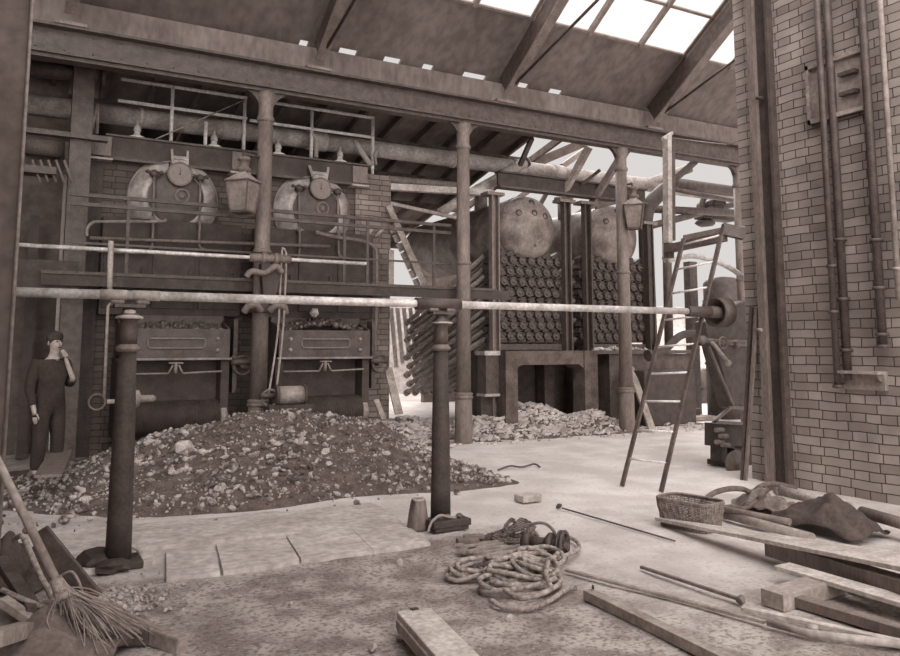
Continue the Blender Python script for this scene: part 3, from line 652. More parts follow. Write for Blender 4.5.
# ================================================================== LANTERNS
def lantern(c, lab, s=1.):
    t = thing('gas_lantern', c-V((0, 0, .24)), lab, 'lantern', 'lanterns on the columns')
    m = MB(); m.lathe(c, Z, [(.17, -.28), (.25, .16)], 4) ; bo = m.build('glass_body', 'glass', t)
    m = MB(); d, x, y = frame(Z)
    for i in range(4):
        q = 2*PI*i/4; e = x*math.cos(q)+y*math.sin(q); m.beam(c+e*.173+V((0, 0, -.29)), c+e*.255+V((0, 0, .17)), .02, .02)
        q2 = 2*PI*(i+1)/4; e2 = x*math.cos(q2)+y*math.sin(q2)
        m.beam(c+e*.173+V((0, 0, -.28)), c+e2*.173+V((0, 0, -.28)), .02, .03); m.beam(c+e*.255+V((0, 0, .16)), c+e2*.255+V((0, 0, .16)), .03, .02)
    m.build('frame', 'iron', t)
    m = MB(); m.lathe(c, Z, [(.28, .165), (.1, .28), (.08, .29), (.08, .33)], 4); m.build('hood', 'pipe', t)
    m = MB(); m.lathe(c, Z, [(.06, .3), (.1, .33), (.1, .36), (.05, .4), (.05, .47), (.09, .48), (.09, .52)], 14); m.build('chimney', 'paint', t)
    return t
c = aY(243, 193, 11.15); lantern(c, 'four-sided lantern hanging left of the column between the two left boilers')
m = MB(); m.cyl(c+V((0, 0, .5)), c+V((0, 0.05, .62)), .02, n=8); m.cyl(c+V((0, .05, .6)), V((cx[0]-.1, 11.35, c.z+.6)), .02, n=8); tag(m.build('lantern_arm', 'iron'), 'short iron arm holding the lantern on the column between the left boilers', 'arm')
c = aY(634, 214, 11.2); lantern(c, 'four-sided lantern hanging on the column left of the ladder')
m = MB(); m.cyl(c+V((0, 0, .5)), c+V((0, 0.05, .62)), .02, n=8); m.cyl(c+V((0, .05, .6)), V((cx[2]+.1, 11.35, c.z+.6)), .02, n=8); tag(m.build('lantern_arm', 'iron'), 'short iron arm holding the lantern on the column left of the ladder', 'arm')

# ================================================================== RIGHT BOILERS (stripped)
def stripped(bx, lab, k):
    bz, R = 3.9, .67; yf = 12.7
    t = thing('stripped_boiler', (bx, yf, 0), lab, 'boiler', 'stripped water tube boilers at right')
    m = MB(); prof = [(.02, -.24), (.25, -.225), (.45, -.16), (.58, -.08), (.65, 0), (R, .08), (R, .5), (R, 1.9), (R+.012, 1.92), (R+.012, 2.05), (R, 2.07), (R, 4.3), (.5, 4.45), (.1, 4.5)]
    m.lathe((bx, yf, bz), YA, prof, 48); m.build('drum', 'drum', t)
    m = MB()
    for i in range(56):
        q = 2*PI*i/56
        for yy in (.14, .2): m.ico((bx+R*math.cos(q), yf+yy, bz+R*math.sin(q)), .018, 0, smooth=True)
    m.lathe((bx, yf, bz), YA, [(R-.01, .1), (R+.006, .1), (R+.006, .24), (R-.01, .24)], 48); m.build('rivet_ring', 'drum', t)
    for (dx, dz) in ((-.32, .28), (0.02, .3), (.3, .26), (.02, .52)):
        dd = math.hypot(dx, dz); yy = -.24+.0*dd+(dd/.66)**2*.22
        m = MB(); m.torus((bx+dx, yf+yy-.01, bz+dz), V((-dx*.5, 1, -dz*.5)), .055, .018, 16, 6); m.lathe((bx+dx, yf+yy+.0, bz+dz), -YA, [(.05, 0), (.045, .01)], 14); m.build('pipe_stub', 'black', t)
    m = MB(); m.lathe((bx+.12, yf-.2, bz-.2), -YA, [(.1, -.03), (.1, 0), (.06, .02), (.02, .03)], 16); m.ico((bx+.05, yf-.2, bz-.33), .05, .2); m.build('manhole_scar', 'drum', t)
    # header
    n = 8; w = 1.72; z0, z1 = 1.66, 3.42; dx0 = bx; bx = bx-.14
    for i in range(n):
        m = MB(); pts = []; x = bx-w/2+w*(i+.5)/n
        for q in range(19):
            zz = z0+(z1-z0)*q/18; dx = .035*math.sin(q*PI/2+.8)
            pts.append((x+dx, zz))
        for q in range(18):
            m.beam((pts[q][0], yf, pts[q][1]), (pts[q+1][0], yf, pts[q+1][1]), w/n*.9, .16, YA)
        m.build('header_section', 'black', t)
    proto = None
    for r in range(8):
        for i in range(n):
            x = bx-w/2+w*(i+.5)/n+(.035 if r % 2 else -.035); zz = z0+.12+r*.21
            if proto is None:
                m = MB(); m.lathe((x, yf-.09, zz), -YA, [(.085, -.02), (.082, .03), (.07, .045), (.065, .02), (.03, .018), (.025, .06)], 14)
                proto = m.build('handhole_cap', 'iron', t); p0 = V((x, 0, zz))
            else:
                o = proto.copy(); COL.objects.link(o); o.parent = t; o.location = V((x, 0, zz))-p0
    # inclined tubes
    proto = None; L = 3.5; slope = .35
    for r in range(9):
        for i in range(8):
            x = bx-w/2+w*(i+.5)/n+(.035 if r % 2 else -.035); zz = z0+.1+r*.2
            if proto is None:
                m = MB(); m.cyl((x, yf+.05, zz), (x, yf+.05+L, zz-L*slope), .05, n=10); m.cyl((x, yf+L, zz-(L-.05)*slope), (x, yf+L+.1, zz-(L+.05)*slope), .075, n=10)
                proto = m.build('water_tube', 'pipe', t); p0 = V((x, 0, zz))
            else:
                o = proto.copy(); COL.objects.link(o); o.parent = t; o.location = V((x, 0, zz))-p0
    bx = dx0
    # lower sill beam
    m = MB(); m.box(bx-.9, bx+.98, yf-.14, yf+.14, 1.52, 1.63); m.build('sill_beam', 'iron', t)
    m = MB(); m.cyl((bx-.3, yf+1.3, bz+.5), (bx-.3, yf+1.3, bz+1.0), .14, n=18); m.lathe((bx-.3, yf+1.3, bz), Z, [(.14, .95), (.22, .97), (.22, 1.03), (.14, 1.05), (.12, 1.1)], 18); m.build('steam_neck', 'pipe', t)
    m = MB(); m.cyl((bx-.1, yf+.12, bz-.6), (bx-.1, yf+.12, 3.35), .2, n=16); m.cyl((bx+.35, yf+.12, bz-.5), (bx+.35, yf+.12, 3.35), .1, n=16); m.cyl((bx-.5, yf+.12, bz-.45), (bx-.5, yf+.12, 3.35), .1, n=16); m.build('downtake', 'black', t)
    return t
stripped(8.78, 'stripped boiler with riveted drum and tube header, third boiler from the left', 0)
stripped(10.97, 'stripped boiler with drum partly hidden behind the lantern column, nearest the ladder', 1)

# supporting frame posts and beams
fr = [(493, 196, 425, 'channel post left of the third boiler', 'paint', 12.45), (564.5, 203, 335, 'channel post right of the third boiler', 'iron', 12.5), (585, 205, 350, 'channel post left of the fourth boiler', 'iron', 12.5), (647, 225, 345, 'channel post right of the fourth boiler', 'black', 12.5)]
for px, yt, yb, lab, mt, yy in fr:
    a = aY(px, yt, yy); zb = 0 if px < 500 else 1.5
    t = thing('channel_post', (a.x, yy, zb), lab+', carrying the top beam', 'post', 'frame posts of the right boilers')
    w = .085
    m = MB(); m.box(a.x-w, a.x+w, yy, yy+.03, zb, a.z); m.build('web', mt, t)
    m = MB(); m.box(a.x-w, a.x-w+.03, yy-.1, yy, zb, a.z); m.box(a.x+w-.03, a.x+w, yy-.1, yy, zb, a.z); m.build('flange', mt, t)
    m = MB(); m.box(a.x-.19, a.x+.19, yy-.12, yy+.15, a.z, a.z+.06); m.build('cap_plate', 'paint', t)
zc = aY(493, 190, 12.5).z
t = thing('top_beam', (9.5, 12.5, zc), 'dark iron beam lying across the frame posts above the two right drums', 'beam')
A = aY(500, 186, 12.5); 
m = MB(); m.box(7.95, 11.7, 12.48, 12.54, 4.66, 4.92); m.build('web', 'black', t)
m = MB(); m.box(7.95, 11.7, 12.4, 12.62, 4.92, 4.95); m.box(7.95, 11.7, 12.4, 12.62, 4.62, 4.66); m.build('flange', 'iron', t)
# leaning struts over the beam
for k, (pa, pb, w, mt) in enumerate([((562, 196), (589, 147), .12, 'wood'), ((592, 203), (620, 158), .12, 'paint'), ((520, 165), (532, 138), .08, 'woodd'), ((575, 190), (600, 170), .05, 'woodd'), ((625, 200), (596, 208), .06, 'woodd')]):
    m = MB(); m.beam(aY(*pa, 12.6), aY(*pb, 12.0), w, w)
    tag(m.build('roof_strut', mt), ['pale strut leaning up to the girder above the third drum', 'strut leaning up to the capital left of the lantern', 'short dark strut left of the open sky', 'thin strut between the two longer ones', 'short cross strut behind the lantern column'][k], 'strut')
# broken roof members against the sky
for k, (pa, pb, w, y) in enumerate([((500, 178), (590, 140), .2, 14.), ((515, 200), (585, 150), .12, 14.5), ((540, 205), (562, 165), .08, 14.2), ((598, 180), (742, 198), .16, 14.8)]):
    m = MB(); m.beam(aY(*pa, y), aY(*pb, y), w, w); tag(m.build('broken_rafter', 'woodd' if k != 1 else 'wood'), ['broad dark rafter at the ragged edge of the rear roof', 'thin rafter below the broad one at the roof edge', 'short hanging rafter against the bright sky', 'long dark timber crossing the open sky towards the brick wall'][k], 'rafter')

# bases of the right boilers
t = thing('boiler_base', (8.9, 12.4, 0), 'dark masonry portal with a wide opening under the third boiler', 'base')
xa, xb, xc, xd = aY(506, 400, 12.1).x, aY(518, 400, 12.1).x, aY(584, 380, 12.15).x, aY(597, 380, 12.15).x
m = MB(); m.box(xa, xb, 12.1, 12.4, 0, 1.5); m.build('leg', 'woodd', t)
m = MB(); m.box(xc, xd, 12.12, 12.5, 0, 1.5); m.build('leg', 'woodd', t)
m = MB(); m.prism([(xb, 12.15, 1.5), (xc, 12.15, 1.5), (xc, 12.15, 1.16), (xc-.12, 12.15, 1.24), (xb+.12, 12.15, 1.24), (xb, 12.15, 1.16)], (0, .5, 0)); m.build('lintel', 'woodd', t)
m = MB(); m.box(xa-.3, xa-.02, 12.3, 12.6, .72, 1.42); m.build('side_panel', 'iron', t)
m = MB(); m.box(xa-.34, xa+.05, 12.28, 12.62, 1.42, 1.5); m.build('coping', 'pale', t)
m = MB(); m.box(xa-.32, xa, 12.3, 12.6, .67, .72); m.build('ledge', 'pale', t)
m = MB(); m.box(xa-.32, xa-.02, 12.45, 12.6, 0, .67); m.build('footing', 'black', t)
m = MB(); m.box(7.9, 11.4, 13.55, 13.75, 0, 1.5); tag(m.build('dark_backing', 'black'), 'dark backing added to darken the opening of the masonry portal', 'wall')  # backing added so the portal opening reads dark
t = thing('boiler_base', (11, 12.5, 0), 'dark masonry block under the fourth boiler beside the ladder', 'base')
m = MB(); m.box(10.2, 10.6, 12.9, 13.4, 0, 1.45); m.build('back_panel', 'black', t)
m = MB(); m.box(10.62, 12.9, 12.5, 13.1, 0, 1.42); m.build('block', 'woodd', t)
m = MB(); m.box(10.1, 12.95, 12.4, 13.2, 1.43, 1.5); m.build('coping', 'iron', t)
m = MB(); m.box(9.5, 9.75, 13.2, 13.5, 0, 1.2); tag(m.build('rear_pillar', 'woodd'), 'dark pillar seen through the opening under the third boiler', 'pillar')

# ================================================================== RUBBLE
def heaph(x, y):
    prof = [(-.3, 0), (.3, .06), (.8, .3), (1.4, .56), (2.0, .70), (2.7, .78), (3.3, .80), (3.9, .72), (4.3, .56), (4.7, .36), (5.05, .16), (5.4, 0)]
    h = 0
    for (a, ha), (b, hb) in zip(prof, prof[1:]):
        if a <= x <= b: u = (x-a)/(b-a); h = ha+(hb-ha)*u
    yr = 9.7; yf = 8.0-.04*x+.1*math.sin(x*2.3)
    if x < 1: yf += (1-x)*.7
    k = (y-yf)/(yr-yf) if y < yr else 1-(y-yr)/2.4*.8
    k = max(0, min(1, k)); k = k**.8 if y < yr else k
    return h*k+(.07*noise.noise(V((x*2.2, y*2.2, 5)))+.03*noise.noise(V((x*6, y*6, 5))))*min(1, h*k*4)-.02
m = MB(); m.grid(lambda u, v: (-.4+6.6*u, 7.2+4.9*v, heaph(-.4+6.6*u, 7.2+4.9*v)), 150, 110)
tag(m.build('ash_heap', 'slagd'), 'broad heap of ash and clinker dust in front of the left boilers', 'heap', None, 'stuff')
m = MB()
for i in range(9000):
    x = random.uniform(-.2, 6.0); y = random.uniform(7.5, 11.2); h = heaph(x, y)
    if h < .0 and (random.random() < .9 or x > 4.4): continue
    if y < 7.9 and random.random() < .6: continue
    r = random.choice((.01, .012, .014, .018, .022, .03, .038))*random.uniform(.7, 1.4)
    if noise.noise(V((x*1.1, y*1.1, 9))) < -.05 and r > .02: r *= .5
    m.ico((x, y, max(h, 0)+r*.3), r, .3, (1, random.uniform(.6, 1), random.uniform(.4, .8)))
tag(m.build('clinker_gravel', 'slag'), 'loose clinker and coal pieces scattered over the ash heap', 'clinker', None, 'stuff')
biglab = 'fist-sized clinker lump lying on the ash heap'
proto = []
for i in range(6):
    m = MB(); m.ico((0, 0, 0), 1, .22, (1, .75, .5), Matrix.Identity(3)); o = m.build('clinker_lump', 'slag' if i % 2 else 'rubble', origin=(0, 0, 0)); proto.append(o)
cnt = 0
for i in range(95):
    x = random.gauss(2.3, .9); y = random.uniform(7.7, 9.6)
    h = heaph(x, y)
    if h < .0 or x < .2 or x > 5.6: continue
    o = proto[cnt] if cnt < 6 else proto[cnt % 6].copy()
    if cnt >= 6: COL.objects.link(o)
    cnt += 1
    r = random.uniform(.03, .07); o.location = (x, y, h+r*.25); o.scale = (r, r, r); o.rotation_euler = (random.uniform(-.4, .4), random.uniform(-.4, .4), random.uniform(0, 6))
    tag(o, biglab, 'clinker', 'larger clinker lumps on the ash heap')
for px, py, r, lab in [(391, 486, .11, 'pale rock at the right foot of the ash heap'), (407, 488, .06, 'small dark rock just right of the pale rock at the foot of the heap'), (183, 452, .13, 'flat pale slab lying on the upper left of the ash heap'), (231, 470, .1, 'dark angular block half way down the ash heap'), (64, 522, .06, 'small dark stone on the paving near the left pier')]:
    c = g(px, py)
    if lab.startswith('flat') or lab.startswith('dark angular'):
        d = ray(px, py); tt = 5.
        while tt < 16 and (O+d*tt).z > heaph((O+d*tt).x, (O+d*tt).y): tt += .02
        c = O+d*tt
    m = MB(); m.ico(c+V((0, 0, r*.4)), r, .2, (1.1, .9, .7), Matrix.Rotation(px, 3, 'Z')); tag(m.build('rock', 'stone' if 'pale' in lab else 'slag'), lab, 'rock')

# right rubble (pale broken firebrick)
def rub(x, y):
    h = 0
    for (a, b, sx_, sy_, hh) in ((5.6, 12.6, .5, .9, .32), (6.4, 13.2, .8, .9, .3), (8.7, 12.6, .9, .8, .5), (7.5, 12.3, .6, .6, .34), (9.7, 12.1, .7, .6, .36), (11.4, 12.4, .8, .4, .12)): h = max(h, hh*math.exp(-((x-a)/sx_)**2-((y-b)/sy_)**2))
    return h-.035+.05*noise.noise(V((x*3, y*3, 1)))
m = MB(); m.grid(lambda u, v: (4.9+7.8*u, 11.2+4*v, rub(4.9+7.8*u, 11.2+4*v)), 100, 60)
tag(m.build('rubble_bed', 'slagd'), 'bed of dusty debris along the foot of the right boilers', 'debris', None, 'stuff')
m = MB()
for i in range(8500):
    x = random.uniform(4.9, 12.4); y = random.uniform(10.9, 13.4); h = rub(x, y)
    if h < .01 and random.random() < .93: continue
    h = max(h, 0); r = random.uniform(.012, .04)
    if r > .028: m.beam((x-r, y, h+r*.4), (x+r, y+random.uniform(-.04, .04), h+r*.4+random.uniform(-.02, .03)), r*1.1, r*.8)
    else: m.ico((x, y, h+r*.4), r, .3, (1, .8, .6))
tag(m.build('broken_firebrick', 'rubble'), 'pale broken firebrick chips strewn under the right boilers', 'rubble', None, 'stuff')
m = MB(); m.beam((0, -.11, 0), (0, .11, 0), .11, .06); bp = m.build('loose_brick', 'stone', origin=(0, 0, 0), bevel=.006)
cnt = 0
for i in range(120):
    x = random.uniform(5.2, 11.6); y = random.uniform(11.5, 13); h = rub(x, y)
    if h < .05: continue
    o = bp if cnt == 0 else bp.copy()
    if cnt: COL.objects.link(o)
    cnt += 1
    o.location = (x, y, h+.02); o.rotation_euler = (random.uniform(-.5, .5), random.uniform(-.5, .5), random.uniform(0, 6)); q = random.uniform(.7, 1.2); o.scale = (q, q, q)
    tag(o, 'pale loose brick lying on the rubble under the right boilers', 'brick', 'loose bricks under the right boilers')
# debris on the ledge
m = MB()
for i in range(260):
    x = random.uniform(10.15, 11.6); y = random.uniform(12.42, 13.0); m.ico((x, y, 1.5+random.uniform(0, .08)*(1-abs(x-10.8))), random.uniform(.02, .05), .3)
tag(m.build('ledge_debris', 'rubble'), 'pale crumbs of rubble on the ledge under the fourth boiler', 'debris', None, 'stuff')
# planks near the pier foot and ladder
for k, (pa, pb, D, mt, lab, w) in enumerate([((388, 368), (399, 414), 12.2, 'wood', 'pale plank leaning at the foot of the brick pier', .14), ((376, 400), (384, 420), 11.9, 'wood', 'short plank end sticking out of the heap beside the pier', .09), ((630, 366), (653, 432), 14.6, 'wood', 'broad plank leaning behind the ladder near the column foot', .2)]):
    if k < 2: a = aY(*pa, D); b = aY(*pb, D-.3)
    else: a = aY(*pa, 12.3); b = aY(*pb, 11.2)
    m = MB(); m.beam(a, b, w, .035, YA); tag(m.build('plank', mt), lab, 'plank')
a, b = g(655, 421, .04), g(712, 417, .04)
m = MB(); m.beam(a, b, .3, .07); tag(m.build('plank', 'wood'), 'pale plank lying flat on the floor behind the ladder', 'plank')
m = MB(); m.beam(g(655, 412, .1), g(700, 413, .1), .25, .2); tag(m.build('plank', 'woodd'), 'dark baulk lying on the floor behind the flat pale plank', 'plank')

# ================================================================== BACK RIGHT STRUCTURE
pipe('dark_downpipe', 'thick dark curved pipe coming down right of the fourth boiler', [aY(671, 185, 12.6), aY(662, 192, 12.6), aY(652, 202, 12.6), aY(646, 215, 12.6), aY(646, 240, 12.6), aY(650, 345, 12.6)], .16, 'black', sm=True, n=16)
pipe('dark_pipe', 'dark vertical pipe between the curved pipe and the ladder', [aY(666, 212, 13.0), aY(669, 345, 13.0)], .1, 'iron', [.1, .35])
pipe('cross_pipe', 'dark horizontal pipe crossing right of the lantern', [aY(652, 209, 13.2), aY(735, 213, 13.2)], .09, 'iron')
pipe('cross_pipe', 'dark pipe crossing low from the fourth boiler to the curved pipe', [aY(618, 266, 13.0), aY(648, 266, 13.0)], .06, 'iron')
pipe('cross_pipe', 'slanting dark pipe behind the light wooden mast', [aY(650, 226, 13.0), aY(735, 204, 13.6)], .08, 'iron')
pipe('cross_pipe', 'broad dark pipe just under the sky right of the mast', [aY(672, 183, 12.9), aY(738, 192, 12.9)], .13, 'iron', [.03])
pipe('cross_pipe', 'thin dark bar slanting down right of the mast', [aY(672, 189, 12.2), aY(745, 203, 12.2)], .05, 'iron', n=8)
m = MB(); m.beam(aY(674, 180, 12.6), V((12.2, 11.5, 5.42)), .1, .1); tag(m.build('knee_brace', 'iron'), 'short knee brace under the girder right of the mast', 'brace')
t = thing('engine', aY(712, 215, 13.5), 'dark engine with a round flywheel seen high behind the mast', 'engine')
c = aY(713, 206, 13.6)
m = MB(); m.torus(c, V((.3, 1, 0)), .3, .07, 24, 8); m.build('flywheel', 'black', t)
m = MB(); m.cyl(c-V((0, .2, 0)), c+V((0, .4, 0)), .16, n=16); m.beam(c+V((-.5, 0, -.3)), c+V((.6, 0, -.3)), .3, .12); m.ico(c+V((-.3, 0, -.45)), .2, .1, (1.4, 1, .5), Matrix.Identity(3), True, 1); m.build('frame', 'black', t)
t = thing('upright_tank', aY(712, 400, 12.0), 'tall dark upright cylinder behind the ladder top', 'tank')
c = aY(722, 300, 12.5)
m = MB(); m.lathe((c.x, c.y, 0), Z, [(.4, .0), (.4, 3.0), (.3, 3.12), (.1, 3.15)], 32); m.build('shell', 'iron', t)
m = MB(); m.torus((c.x, c.y, 2.6), Z, .4, .03, 32, 6); m.torus((c.x, c.y, 1.2), Z, .4, .03, 32, 6); m.build('hoop', 'iron', t)
pipe('arched_pipe', 'pale arched pipe passing behind the ladder below its platform', [aD(668, 261, 10.2), aD(690, 256, 10.2), aD(712, 260, 10.2), aD(732, 269, 10.2), aD(748, 282, 10.2)], .035, 'white', sm=True, n=10)
m = MB(); m.box(11.0, 12.4, 11.9, 12.3, 0, 1.1); tag(m.build('dark_crate', 'black', bevel=.02), 'dark box-like tank behind the ladder in front of the fourth base', 'tank')
a = aY(690, 262, 13.5); m = MB(); m.box(a.x-.12, a.x+.12, 13.4, 13.6, 0, a.z); tag(m.build('square_post', 'iron'), 'square dark post seen between the ladder rails', 'post')
t = thing('low_engine_bed', g(695, 408), 'low dark machine bed with a round casting behind the ladder', 'machine')
c = g(700, 402)
m = MB(); m.box(c.x-1.2, c.x+.5, c.y-.3, c.y+.3, 0, .35); m.build('bed', 'black', t)
m = MB(); m.cyl(c+V((-.1, 0, .6)), c+V((.1, -.2, .6)), .35, n=24); m.ico(c+V((-.9, 0, .5)), .25, .1, smooth=True, sub=1); m.build('casting', 'iron', t)
c = aD(660, 350, 14); pipe('elbow_casting', 'dark elbow casting resting on the base behind the ladder rungs', [c+V((-.3, 0, -.1)), c+V((.1, 0, .0)), c+V((.5, 0, .25)), c+V((.9, 0, .3)), c+V((1.3, 0, .25))], .07, 'black', [.02, .98], sm=True, fr=1.5)

# mast, wire and platform
t = thing('wooden_mast', aD(668, 262, 10.3), 'pale square wooden mast with a cross arm hanging behind the ladder top', 'mast')
a, b = aD(667, 136, 10.3), aD(668, 262, 10.3)
m = MB(); m.beam(a, b, .07, .1, YA); m.build('post', 'pale', t)
m = MB(); m.beam(a+V((.1, .05, 0)), b+V((.1, .05, .3)), .1, .1, YA); m.build('backing_post', 'iron', t)
m = MB(); m.beam(aD(663, 139, 10.2), aD(672, 133, 10.4), .04, .04); m.build('cross_arm', 'pale', t)
m = MB(); m.cyl(aD(670, 138, 10.3), V((7.95, 6.95, 4.2)), .008, n=6); m.cyl(V((7.95, 6.95, 4.2)), V((7.95, 6.7, 4.2)), .008, n=6); tag(m.build('stay_wire', 'pipe'), 'thin stay wire from the mast head to the brick wall', 'wire')
t = thing('ladder_platform', aD(705, 245, 9.6), 'timber platform behind the ladder head, reaching to the brick wall', 'platform')
m = MB(); m.beam(aD(668, 249, 10.1), aD(724, 237, 9.3), .12, .1); m.build('front_beam', 'woodd', t)
m = MB(); m.beam(aD(689, 238, 10.1), aD(739, 228, 9.3), .2, .06); m.build('plank', 'wood', t)
m = MB(); m.beam(aD(722, 229, 9.3), aD(744, 234, 9.3), .1, .14); m.build('bearer', 'iron', t)
m = MB(); m.beam(aD(669, 243, 10.1), aD(669, 258, 10.1), .1, .08); m.build('hanger', 'iron', t)

# ladder
a0, b0 = g(622, 486), g(661, 492)
D0 = a0.x*math.sin(YAW)+a0.y*math.cos(YAW)
a1 = aD(683, 241, D0+.15); off = b0-a0; b1 = a1+off
# place the ladder so its right rail head projects at (722, 231)
b1 = aD(722, 231, D0+.15-(D0-(b0.x*math.sin(YAW)+b0.y*math.cos(YAW))))
t = thing('ladder', a0, 'dark narrow wooden ladder leaning to the platform beside the brick wall', 'ladder')
for p, q in ((a0, a1), (b0, b1)): m = MB(); m.beam(p, q+(q-p)*.01, .028, .05); m.build('side_rail', 'woodd', t)
ys = [460, 432, 404, 377, 350, 323, 296, 271, 245]
for y in ys:
    u = (486-y)/(486-241.); p = a0.lerp(a1, u); q = b0.lerp(b1, u)
    m = MB(); m.cyl(p, q, .012, n=8); m.build('rung', 'white', t)

# ================================================================== DRILLING MACHINE behind the wall end
YM = 7.5
t = thing('pillar_machine', aY(735, 475, YM), 'dark cast iron machine with handwheel and round disc beside the brick wall end', 'machine')
def q(px, py, y=YM): return aY(px, py, y)
m = MB(); m.prism([q(715, 345), q(757, 345), q(757, 412), q(733, 408), q(728, 392)], (0, .25, 0)); m.build('column', 'iron', t, bevel=.01)
m = MB(); m.beam(q(709, 347, YM-.05), q(733, 405, YM-.05), .03, .03); m.beam(q(714, 341, YM-.05), q(748, 341, YM-.05), .03, .03); m.build('rib', 'paint', t)
m = MB(); m.beam(q(731, 407, YM-.05), q(713, 422, YM-.05), .04, .04); m.beam(q(713, 422, YM-.05), q(752, 424, YM-.05), .04, .04); m.beam(q(731, 407, YM-.05), q(755, 409, YM-.05), .04, .04); m.build('table_frame', 'paint', t)
m = MB(); m.prism([q(719, 424), q(755, 424), q(755, 450), q(719, 447)], (0, .25, 0)); m.prism([q(734, 446), q(752, 446), q(752, 470), q(736, 470)], (0, .2, 0)); m.prism([q(722, 446), q(727, 446), q(727, 462), q(722, 462)], (0, .2, 0)); m.build('bed', 'black', t)
m = MB()
for px, py in ((716, 430), (720, 436), (716, 442), (722, 445)): m.cyl(q(px, py, YM-.12), q(px+7, py, YM-.05), .03, n=10)
m.build('bolt', 'paint', t)
w = MB(); c = q(729, 462, YM-.12); w.lathe(c-V((0, .12, 0)), V((-.2, -1, 0)), [(.02, -.03), (.155, -.03), (.165, 0), (.155, .03), (.03, .03), (.025, .06)], 32); w.build('disc_wheel', 'paint', t)
c = q(723, 343, YM-.2)
w = MB(); w.torus(c, YA, .075, .014, 24, 8); w.beam(c-XA*.075, c+XA*.075, .014, .014); w.beam(c-Z*.075, c+Z*.075, .014, .014, YA); hw = w.build('handwheel', 'paint', t)
m = MB(); m.cyl(c, c+V((0, .2, 0)), .03, n=12); m.build('spindle', 'paint', hw)
m = MB(); m.cyl(q(703, 340), q(748, 345), .035, n=14); m.ico(q(703, 340), .06, .1, smooth=True, sub=1); m.ico(q(735, 344), .07, .1, smooth=True, sub=1); m.build('feed_shaft', 'paint', t)
m = MB(); m.beam(q(712, 342, YM-.2), q(728, 362, YM-.25), .05, .03); m.ico(q(728, 363, YM-.25), .05, .1, smooth=True); m.build('lever', 'pale', t)
m = MB(); m.prism([q(705, 322), q(745, 300), q(757, 310), q(757, 346), q(709, 346)], (0, .2, 0)); m.build('head', 'iron', t, bevel=.02)
m = MB(); m.box(q(738, 470).x-.25, q(738, 470).x+.2, YM-.05, YM+.3, 0, .07); m.build('foot', 'black', t)
m = MB(); m.cyl(q(757, 345, YM+.1), q(757, 470, YM+.1), .12, n=16); m.build('pillar', 'black', t)

# leaning bars
for k, (pa, pb) in enumerate([((751.5, 307), (742, 482)), ((757, 308), (745.5, 482))]):
    a = aX(pa[0], pa[1], 7.86-.02*k); b = aX(pb[0], pb[1], 7.72)
    m = MB(); m.beam(a, b, .035, .035); tag(m.build('leaning_bar', 'paint' if k else 'iron'), ['left', 'right'][k]+' of two dark bars leaning upright on the end of the brick wall', 'bar')

# ================================================================== RIGHT WALL FITTINGS
t = thing('steel_stanchion', aX(775, 488, 7.8), 'tall riveted steel channel standing against the right brick wall', 'stanchion')
ya = aX(757.5, 300, 7.8).y; yb_ = aX(780, 300, 7.8).y
m = MB(); m.box(7.8, 7.9, ya-.1, ya, 0, 8.4); m.build('flange', 'paint', t)
m = MB(); m.box(7.86, 7.9, yb_+.04, ya-.1, 0, 8.4); m.build('web', 'black', t)
m = MB(); m.box(7.8, 7.9, yb_, yb_+.04, 0, 8.4); m.build('rear_flange', 'iron', t)
for py in (98, 330):
    c = aX(760, py, 7.78); m = MB(); m.cyl(c, c+V((.05, 0, 0)), .025, n=10); m.cyl(c+V((0, .05, .01)), c+V((0, -.03, 0)), .018, n=10); m.build('bolt', 'black' if py < 200 else 'pipe', t)
def wpipe(lab, px, pyb, r, mt, yoff=.12, fl=(.0,)):
    c = aX(px, pyb, 7.9-yoff)
    t = thing('wall_pipe', c, lab, 'pipe', 'vertical pipes on the right wall')
    m = MB(); m.cyl(c, (c.x, c.y, 8.2), r, n=18); m.build('pipe', mt, t)
    for f_ in fl: m = MB(); m.cyl((c.x, c.y, c.z+f_), (c.x, c.y, c.z+f_+.035), r*1.5, n=18); m.build('socket', mt, t)
    return t
wpipe('brown wall pipe ending in a flange left of the shelf bracket', 838, 388, .036, 'iron', .14, (0, .8, 1.3))
wpipe('darker wall pipe running down behind the flanged one', 848, 380, .045, 'iron', .07, (.3, .85, 1.5))
wpipe('brown wall pipe ending above the shelf bracket', 883, 348, .045, 'iron', .1, (0, .12, .6, 1.1))
wpipe('thin wall pipe at the right edge of the photo', 899, 300, .03, 'pipe', .1, (0.3,))
t = thing('wall_box', aX(840, 125, 7.88), 'framed wooden panel fixed high on the right brick wall behind the pipes', 'panel')
yA, yB = aX(809, 90, 7.88).y, aX(870, 90, 7.88).y
zb = aX(838, 118, 7.88).z; ztp = aX(838, 57, 7.88).z
m = MB(); m.box(7.86, 7.9, yB, yA, zb, ztp); m.build('backing', 'pipe', t)
m = MB()
m.box(7.82, 7.9, yB, yA, zb, zb+.05); m.box(7.82, 7.9, yB, yA, ztp-.05, ztp); m.box(7.82, 7.9, yB, yB+.04, zb, ztp); m.box(7.82, 7.9, yA-.04, yA, zb, ztp); m.box(7.83, 7.9, (yA+yB)/2+.05, (yA+yB)/2+.1, zb, ztp); m.build('frame', 'wood', t)
for z_ in (.3, .62): m = MB(); m.box(7.78, 7.88, yB+.1, yB+.3, zb+(ztp-zb)*z_, zb+(ztp-zb)*z_+.04); m.build('handle', 'iron', t)
t = thing('wall_shelf', aX(866, 392, 7.8), 'small pale shelf with a curved bracket on the right brick wall', 'shelf')
yA, yB = aX(848, 378, 7.9).y, aX(888, 378, 7.9).y; zs = aX(868, 371, 7.85).z
